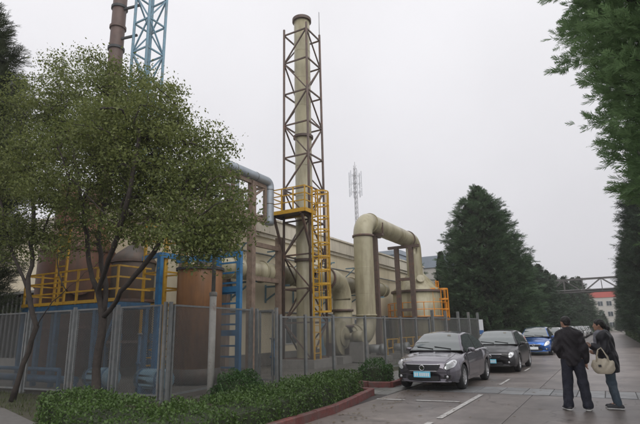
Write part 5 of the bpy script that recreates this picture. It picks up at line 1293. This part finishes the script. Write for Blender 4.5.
# ------------------------------------------------------------------ people: implicit surfaces meshed with surface nets
def surface_nets(fn, lo, hi, h):
    lo = np.array(lo, float); hi = np.array(hi, float); n = np.ceil((hi - lo) / h).astype(int) + 1
    g = np.stack(np.meshgrid(*[lo[i] + h * np.arange(n[i]) for i in range(3)], indexing='ij'), -1)
    v = fn(g.reshape(-1, 3)).reshape(n)
    ins = v < 0; c = tuple(n - 1); S = np.zeros(c + (3,)); K = np.zeros(c)
    cor = [(i, j, k) for i in (0, 1) for j in (0, 1) for k in (0, 1)]
    sl = lambda o: tuple(slice(o[a], o[a] + c[a]) for a in range(3))
    for a in cor:
        for ax in range(3):
            if a[ax]: continue
            b = list(a); b[ax] = 1; va, vb = v[sl(a)], v[sl(b)]; m = (va < 0) != (vb < 0)
            f = np.where(m, va / np.where(m, va - vb, 1), 0)
            for q in range(3): S[..., q] += m * (a[q] + (f if q == ax else 0))
            K += m
    act = K > 0; idx = -np.ones(c, int); idx[act] = np.arange(act.sum())
    ijk = np.argwhere(act); V = lo + h * (ijk + S[act] / K[act][:, None]); Q = []
    for ax in range(3):
        u, w = (ax + 1) % 3, (ax + 2) % 3
        a = [slice(0, n[q]) for q in range(3)]; b = list(a); a[ax] = slice(0, n[ax] - 1); b[ax] = slice(1, n[ax])
        m = ins[tuple(a)] != ins[tuple(b)]; e = np.argwhere(m); ok = (e[:, u] > 0) & (e[:, w] > 0) & (e[:, u] < n[u] - 1) & (e[:, w] < n[w] - 1); e = e[ok]
        s = ins[tuple(e.T)]
        def cell(du, dw): q = e.copy(); q[:, u] += du; q[:, w] += dw; return idx[tuple(q.T)]
        f = np.stack([cell(-1, -1), cell(0, -1), cell(0, 0), cell(-1, 0)], 1); f[~s] = f[~s][:, ::-1]; Q.append(f)
    return V, np.concatenate(Q)
def cap(p, a, b, ra, rb=None):
    rb = ra if rb is None else rb; a = np.array(a, float); b = np.array(b, float); ab = b - a
    t = np.clip(((p - a) @ ab) / (ab @ ab + 1e-12), 0, 1); return np.linalg.norm(p - a - t[:, None] * ab, axis=1) - (ra + (rb - ra) * t)
def ell(p, c, r):
    r = np.array(r, float); q = (p - np.array(c)) / r; k = np.linalg.norm(q, axis=1); return (k - 1) * r.min()
def smin(a, b, k): h = np.clip(.5 + .5 * (b - a) / k, 0, 1); return b + (a - b) * h - k * h * (1 - h)
def sm(ds, k):
    r = ds[0]
    for d in ds[1:]: r = smin(r, d, k)
    return r
def folds(p, amp, f=1.): return amp * (np.sin(p[:, 2] * 38 * f + 5 * np.sin(p[:, 0] * 11) + 3 * np.sin(p[:, 1] * 14)) * .6 + np.sin(p[:, 0] * 47 * f + p[:, 2] * 21 + 2 * np.sin(p[:, 1] * 20)) * .4)
def sdf_part(name, fn, lo, hi, h, m, parent):
    V, F = surface_nets(fn, lo, hi, h); me = np_mesh(name, V, F); smooth_mesh(me); return link(name, me, m, parent)
def rotz(p, c, a):
    q = p - np.array(c); ca, sa = math.cos(a), math.sin(a); return np.stack([q[:, 0] * ca + q[:, 1] * sa, -q[:, 0] * sa + q[:, 1] * ca, q[:, 2]], 1)
def head_sdf(q):
    d = sm([ell(q, (0, -.012, .022), (.074, .093, .088)), ell(q, (0, .022, -.03), (.06, .068, .082)), ell(q, (0, .052, -.088), (.03, .03, .026))], .035)
    d = smin(d, cap(q, (0, .086, .008), (0, .104, -.026), .007, .012), .015)
    d = smin(d, ell(q, (0, .083, -.062), (.024, .012, .009)), .012)
    for s in (-1, 1):
        d = smin(d, ell(q, (s * .074, -.008, -.008), (.011, .02, .031)), .008); d = np.maximum(d, -ell(q, (s * .031, .092, .008), (.017, .012, .009)) + .0)
    return d
def hand_sdf(p, w, d, side, spread=(0, 0, 1.), curl=.5):
    """w wrist, d pointing along the hand, spread across the palm (thumb side), five curled fingers"""
    w = np.array(w); d = np.array(d, float); d /= np.linalg.norm(d); s = np.array(spread, float); s -= d * (s @ d); s /= np.linalg.norm(s); n = np.cross(d, s) * side
    r = smin(cap(p, w, w + d * .085, .022, .026), cap(p, w + d * .04 - s * .018, w + d * .085 - s * .025, .02, .018), .02)
    for i, (o, L) in enumerate(((.03, .07), (.011, .08), (-.009, .074), (-.028, .058))):
        a = w + d * .088 + s * o; b = a + d * L * .5 + n * L * curl * .25; c = b + d * L * .4 * (1 - curl * .5) + n * L * .5 * curl
        r = smin(r, smin(cap(p, a, b, .0095, .009), cap(p, b, c, .009, .0075), .004), .006)
    a = w + d * .03 + s * .028; b = a + d * .035 + s * .022 + n * .012; c = b + d * .03 + n * .012
    return smin(r, smin(cap(p, a, b, .012, .011), cap(p, b, c, .011, .009), .005), .01)
def shoe(p, heel, toe):
    heel = np.array(heel, float); toe = np.array(toe, float); d = (toe - heel) / np.linalg.norm(toe - heel)
    return sm([cap(p, heel + [0, 0, .055], heel + [0, 0, .03], .043, .04), cap(p, heel + [0, 0, .035], toe - d * .04 + [0, 0, .028], .042, .045), cap(p, heel + d * .04 + [0, 0, .07], heel + d * .13 + [0, 0, .05], .038, .036)], .03)
def shoes(t, feet, um):
    for heel, toe in feet:
        lo = np.minimum(heel, toe) - .09; hi = np.maximum(heel, toe) + .09
        f = lambda p: np.maximum(shoe(p, heel, toe), .016 - p[:, 2]); o = sdf_part('shoe', f, (lo[0], lo[1], -.01), (hi[0], hi[1], .15), .0085, um, t)
        g = lambda p: np.maximum(np.maximum(shoe(p, heel, toe) - .006, p[:, 2] - .028), .001 - p[:, 2]); sdf_part('sole', g, (lo[0], lo[1], -.012), (hi[0], hi[1], .05), .007, 'sole', o)
def face_bits(t, hc, ang):
    ca, sa = math.cos(ang), math.sin(ang)
    def W(x, y, z): return (hc[0] + x * ca - y * sa, hc[1] + x * sa + y * ca, hc[2] + z)
    for s in (-1, 1):
        b = MB(); p = W(s * .031, .079, .008); b.lathe([(.002, -.011), (.009, -.007), (.012, 0), (.009, .007), (.002, .011)], 10, p); b.build('eye', 'sole', t)
        b = MB(); p = W(s * .031, .0885, .008); b.lathe([(.001, -.006), (.005, -.003), (.006, 0), (.005, .003), (.001, .006)], 8, p); b.build('iris', 'hair', t)
        b = MB(); b.tube([W(s * .015, .086, .026), W(s * .032, .087, .03), W(s * .048, .075, .025)], .004, 5); b.build('eyebrow', 'hair', t)
    b = MB(); b.tube([W(-.022, .084, -.06), W(0, .096, -.058), W(.022, .084, -.06)], [.003, .006, .003], 6); b.build('lips', 'kerb', t)
# ---- the man, back to the camera
def man(loc, rot):
    t = thing('person', 'person in black jacket and dark trousers standing with back turned', 'person', loc)
    hc = (-.035, .035, 1.615); ha = math.radians(38)
    AL, AR = (-.165, -.01, .09), (.165, .0, .09); KL, KR = (-.125, .035, .5), (.135, .03, .5); HL, HR = (-.092, 0, .92), (.092, 0, .92)
    SL, SR = (-.16, -.005, 1.38), (.15, -.005, 1.38); EL, ER = (-.255, -.07, 1.125), (.235, -.04, 1.12); WL, WR = (-.18, .12, .985), (.232, .05, .88)
    def legs(p, e, rk=.0): return smin(smin(cap(p, HL, KL, .082 + e, .058 + e + rk), cap(p, KL, AL, .056 + e + rk, .042 + e + 2 * rk), .03), smin(cap(p, HR, KR, .082 + e, .058 + e + rk), cap(p, KR, AR, .056 + e + rk, .042 + e + 2 * rk), .03), .025)
    def torso(p, e): return sm([ell(p, (0, -.005, .97), (.155 + e, .105 + e, .14 + e)), ell(p, (-.005, -.005, 1.16), (.15 + e, .105 + e, .2 + e)), ell(p, (-.008, -.012, 1.32), (.16 + e, .115 + e, .14 + e)), cap(p, SL, SR, .05 + e), cap(p, (-.01, -.012, 1.4), (-.015, -.01, 1.45), .075 + e, .05 + e)], .07)
    def arms(p, e): return np.minimum(smin(cap(p, SL, EL, .05 + e, .043 + e), cap(p, EL, WL, .043 + e, .03 + e), .02), smin(cap(p, SR, ER, .052 + e, .043 + e), cap(p, ER, WR, .043 + e, .03 + e), .02))
    def body(p):
        d = smin(torso(p, 0), legs(p, 0), .05); d = smin(d, arms(p, 0), .03); d = smin(d, cap(p, (-.012, -.01, 1.4), (-.03, .015, 1.56), .056, .05), .03)
        d = smin(d, head_sdf(rotz(p, hc, ha)), .02)
        d = smin(d, hand_sdf(p, WR, (-.02, .15, -1), 1, (-.2, 1, .1), .55), .015); d = smin(d, hand_sdf(p, WL, (.6, .5, -.5), -1, (0, .5, .6), .5), .015)
        for a in (AL, AR): d = smin(d, cap(p, a, (a[0], a[1] + .12, .045), .036, .03), .03)
        return d
    bo = sdf_part('body', body, (-.37, -.2, .01), (.36, .3, 1.76), .0085, 'skin', t)
    def jacket(p):
        d = smin(torso(p, .032), cap(p, (0, -.01, .86), (0, -.01, 1.0), .15, .15) + np.abs(p[:, 1] + .01) * .25, .06)
        a = arms(p, .031); d = smin(d, a, .035) + folds(p, .011)
        col_ = np.maximum(np.abs(cap(p, (-.015, -.015, 1.42), (-.02, -.005, 1.53), .072, .066)) - .008, p[:, 2] - 1.525)
        d = smin(d, col_, .02)
        d = np.maximum(d, .8 + .02 * np.sin(p[:, 0] * 9) - p[:, 2]); ha_ = np.linalg.norm(p - np.array(WR), axis=1) - .055
        d = np.maximum(d, -(np.linalg.norm((p - np.array([.232, .062, .84])), axis=1) - .05)); d = np.maximum(d, -(cap(p, (-.02, -.01, 1.45), (-.03, .0, 1.7), .062)))
        return d
    sdf_part('jacket', jacket, (-.42, -.26, .77), (.42, .3, 1.58), .0095, 'jacket', t)
    def tr(p):
        d = smin(legs(p, .026, .01), torso(p, .012), .04) + folds(p, .008, .8) * np.clip(1.3 - p[:, 2], .3, 1.2)
        return np.maximum(np.maximum(d, p[:, 2] - .93), .035 - p[:, 2])
    sdf_part('trousers', tr, (-.34, -.2, .02), (.34, .24, .95), .0095, 'trousers', t)
    def hair(p):
        q = rotz(p, hc, ha); d = np.minimum(ell(q, (0, -.018, .03), (.083, .099, .092)), ell(q, (0, -.05, -.02), (.07, .06, .07))) + .003 * np.sin(q[:, 0] * 160) * np.sin(q[:, 2] * 130)
        return np.maximum(np.maximum(d, q[:, 1] - .055 - np.clip(q[:, 2], -1, 1) * .45), -.062 - q[:, 2] - .0)
    sdf_part('hair', hair, (-.16, -.12, 1.52), (.1, .17, 1.76), .006, 'hair', t)
    shoes(t, [(np.array((-.155, -.05, 0.)), np.array((-.245, .17, 0.))), (np.array((.16, -.04, 0.)), np.array((.19, .2, 0.)))], 'shoe')
    face_bits(bo, hc, ha)
    t.location = loc; t.rotation_euler = (0, 0, rot); return t
mp = gnd(579, 410.5); man((mp.x, mp.y, .005), math.radians(6))
# ---- the woman, in profile, facing the man, bag on her forearm
def woman(loc, rot):
    t = thing('person', 'person in dark coat, grey scarf and jeans carrying a handbag', 'person', loc)
    hc = (.0, .085, 1.545); ha = math.radians(8)
    AL, AR = (-.085, -.07, .09), (.085, -.02, .09); KL, KR = (-.08, -.01, .48), (.085, .03, .48); HL, HR = (-.085, .0, .88), (.085, .0, .88)
    SL, SR = (-.165, .01, 1.345), (.165, .01, 1.345); EL, ER = (-.215, .0, 1.08), (.21, -.02, 1.08); WL, WR = (-.15, .235, 1.15), (.12, .18, 1.02)
    def legs(p, e, rk=0.): return np.minimum(smin(cap(p, HL, KL, .082 + e, .056 + e + rk), cap(p, KL, AL, .053 + e + rk, .038 + e + rk), .03), smin(cap(p, HR, KR, .082 + e, .056 + e + rk), cap(p, KR, AR, .053 + e + rk, .038 + e + rk), .03))
    def torso(p, e): return sm([ell(p, (0, -.005, .92), (.155 + e, .11 + e, .14 + e)), ell(p, (0, .005, 1.1), (.125 + e, .095 + e, .19 + e)), ell(p, (0, .02, 1.25), (.145 + e, .11 + e, .13 + e)), cap(p, SL, SR, .05 + e)], .07)
    def arms(p, e): return np.minimum(smin(cap(p, SL, EL, .045 + e, .037 + e), cap(p, EL, WL, .037 + e, .026 + e), .02), smin(cap(p, SR, ER, .045 + e, .037 + e), cap(p, ER, WR, .037 + e, .026 + e), .02))
    def body(p):
        d = smin(torso(p, 0), legs(p, 0), .05); d = smin(d, arms(p, 0), .03); d = smin(d, cap(p, (0, .015, 1.33), (0, .06, 1.5), .048, .043), .03)
        d = smin(d, head_sdf(rotz(p, hc, ha) / .95) * .95, .02)
        d = smin(d, hand_sdf(p, WL, (.1, 1, .25), -1, (0, 0, 1), .8), .012); d = smin(d, hand_sdf(p, WR, (-.3, 1, .1), 1, (0, 0, 1), .8), .012)
        for a in (AL, AR): d = smin(d, cap(p, a, (a[0], a[1] + .12, .045), .033, .028), .03)
        return d
    bo = sdf_part('body', body, (-.3, -.2, .01), (.3, .44, 1.68), .0085, 'skin', t)
    def coat(p):
        d = smin(torso(p, .045), cap(p, (0, -.015, .74), (0, 0, 1.0), .185, .15) + np.abs(p[:, 1]) * .18, .08); puff = folds(p, .010)
        d = smin(d, arms(p, .036), .03) + puff; d = np.maximum(d, .66 - p[:, 2])
        d = np.maximum(d, -cap(p, WL, (-.14, .34, 1.18), .05)); d = np.maximum(d, -cap(p, WR, (.09, .29, 1.03), .05)); return np.maximum(d, -cap(p, (0, .02, 1.36), (0, .07, 1.6), .06))
    sdf_part('coat', coat, (-.31, -.26, .63), (.31, .34, 1.46), .0095, 'coat', t)
    def jeans(p): return np.maximum(np.maximum(smin(legs(p, .016, .004), torso(p, .01), .04) + folds(p, .004), p[:, 2] - .92), .04 - p[:, 2])
    sdf_part('jeans', jeans, (-.27, -.2, .02), (.27, .2, .95), .0095, 'jeans', t)
    def scarf(p):
        q = p - np.array([0, .035, 1.405]); ring = np.sqrt((np.hypot(q[:, 0], q[:, 1] * 1.05) - .075) ** 2 + (q[:, 2] * .8) ** 2) - .042
        d = smin(ring, cap(p, (-.04, .135, 1.38), (-.06, .19, 1.05), .056, .05), .04); d = smin(d, cap(p, (.04, .13, 1.38), (.05, .185, 1.0), .05, .045), .03); return d + folds(p, .006, 1.3)
    sdf_part('scarf', scarf, (-.2, -.12, .92), (.2, .28, 1.5), .009, 'scarf', t)
    def hair(p):
        q = rotz(p, hc, ha); d = sm([ell(q, (0, -.018, .03), (.081, .098, .09)), ell(q, (0, -.065, -.005), (.06, .05, .07))], .02)
        d = np.maximum(d, q[:, 1] - .05 - np.clip(q[:, 2], -.05, 1) * .5); d = np.maximum(d, -.07 - q[:, 2])
        for s in (-1, 1): d = np.minimum(d, ell(q, (s * .066, .012, .035), (.016, .03, .04)))
        tail = sm([cap(q, (0, -.1, .0), (0, -.145, -.06), .03, .04), cap(q, (0, -.145, -.06), (.0, -.15, -.2), .04, .022)], .02)
        return smin(d, tail, .015) + .0035 * np.sin(q[:, 0] * 150 + q[:, 1] * 60)
    sdf_part('hair', hair, (-.12, -.14, 1.3), (.12, .19, 1.7), .0065, 'hair', t)
    shoes(t, [(np.array((-.085, -.11, 0.)), np.array((-.095, .13, 0.))), (np.array((.085, -.06, 0.)), np.array((.1, .18, 0.)))], 'shoe')
    face_bits(bo, (hc[0], hc[1] - .005, hc[2]), ha)
    t.location = loc; t.rotation_euler = (0, 0, rot)
    # small folded paper in her hand
    R = Matrix.Rotation(rot, 4, 'Z'); pc = Vector(loc) + R @ Vector((-.14, .36, 1.2))
    pp = thing('paper_slip', 'pale folded paper held in front of the dark coat', 'paper', tuple(pc)); b = MB()
    V = [(x, y, z) for x in (-.003, .003) for y, z in ((-.035, -.06), (.05, -.05), (.055, .06), (-.03, .055))]; b.add(V, [(0, 1, 2, 3), (7, 6, 5, 4), (0, 4, 5, 1), (1, 5, 6, 2), (2, 6, 7, 3), (3, 7, 4, 0)])
    me = bpy.data.meshes.new('sheet'); me.from_pydata(b.v, [], b.f); o = link('sheet', me, 'paper', pp); pp.rotation_euler = (0, .2, rot)
    # handbag over the left forearm
    bl = Vector(loc) + R @ Vector((-.27, .07, 0)); bg = thing('handbag', 'beige slouchy leather handbag hanging from the forearm', 'bag', tuple(bl))
    def bag(p):
        q = p - np.array([0, 0, .80]); w = .2 - .25 * np.clip(q[:, 2], -.2, .2) ; d = ell(q, (0, 0, -.015), (.09, .2, .165)); d = np.maximum(d, q[:, 2] - .115 - .015 * np.cos(q[:, 1] * 16)); d = np.maximum(d, -.15 - q[:, 2])
        g = .008 * np.sin(q[:, 1] * 55 + 2 * np.sin(q[:, 2] * 20)) * np.clip((q[:, 2] + .1) * 6, 0, 1); return d + g
    sdf_part('bag_body', bag, (-.13, -.25, .62), (.13, .25, .94), .008, 'bag', bg)
    for s in (-1, 1):
        b = MB(); b.tube([(s * .045, -.1, .86), (s * .05, -.09, .96), (s * .04, -.04, 1.07), (s * .02 + .03, .0, 1.125), (s * .04, .05, 1.09), (s * .05, .09, .97), (s * .045, .1, .86)], .011, 8)
        me = bpy.data.meshes.new('handle'); me.from_pydata(b.v, [], b.f); smooth_mesh(me); link('handle', me, 'bag', bg)
    b = MB(); b.box(-.107, -.088, .02, .07, .78, .82); me = bpy.data.meshes.new('badge'); me.from_pydata(b.v, [], b.f); link('badge', me, 'shoe', bg)
    bg.rotation_euler = (0, 0, rot)
wp_ = gnd(616, 409); woman((wp_.x, wp_.y, .005), math.radians(84))
# ------------------------------------------------------------------ moist air
hz = MB(); hz.box(-425, 305, -65, 565, -1.6, 44); hz = hz.build('haze', None); stuff(hz)
hm = bpy.data.materials.new('haze_air'); hm.use_nodes = True; nt = hm.node_tree; nt.nodes.clear()
vo = nt.nodes.new('ShaderNodeOutputMaterial'); vp = nt.nodes.new('ShaderNodeVolumePrincipled'); vp.inputs['Color'].default_value = (.93, .94, .96, 1); vp.inputs['Density'].default_value = .0008
nt.links.new(vp.outputs[0], vo.inputs['Volume']); hz.data.materials.append(hm)
tag(hz, 'thin pale autumn haze filling the air over the road', 'haze')
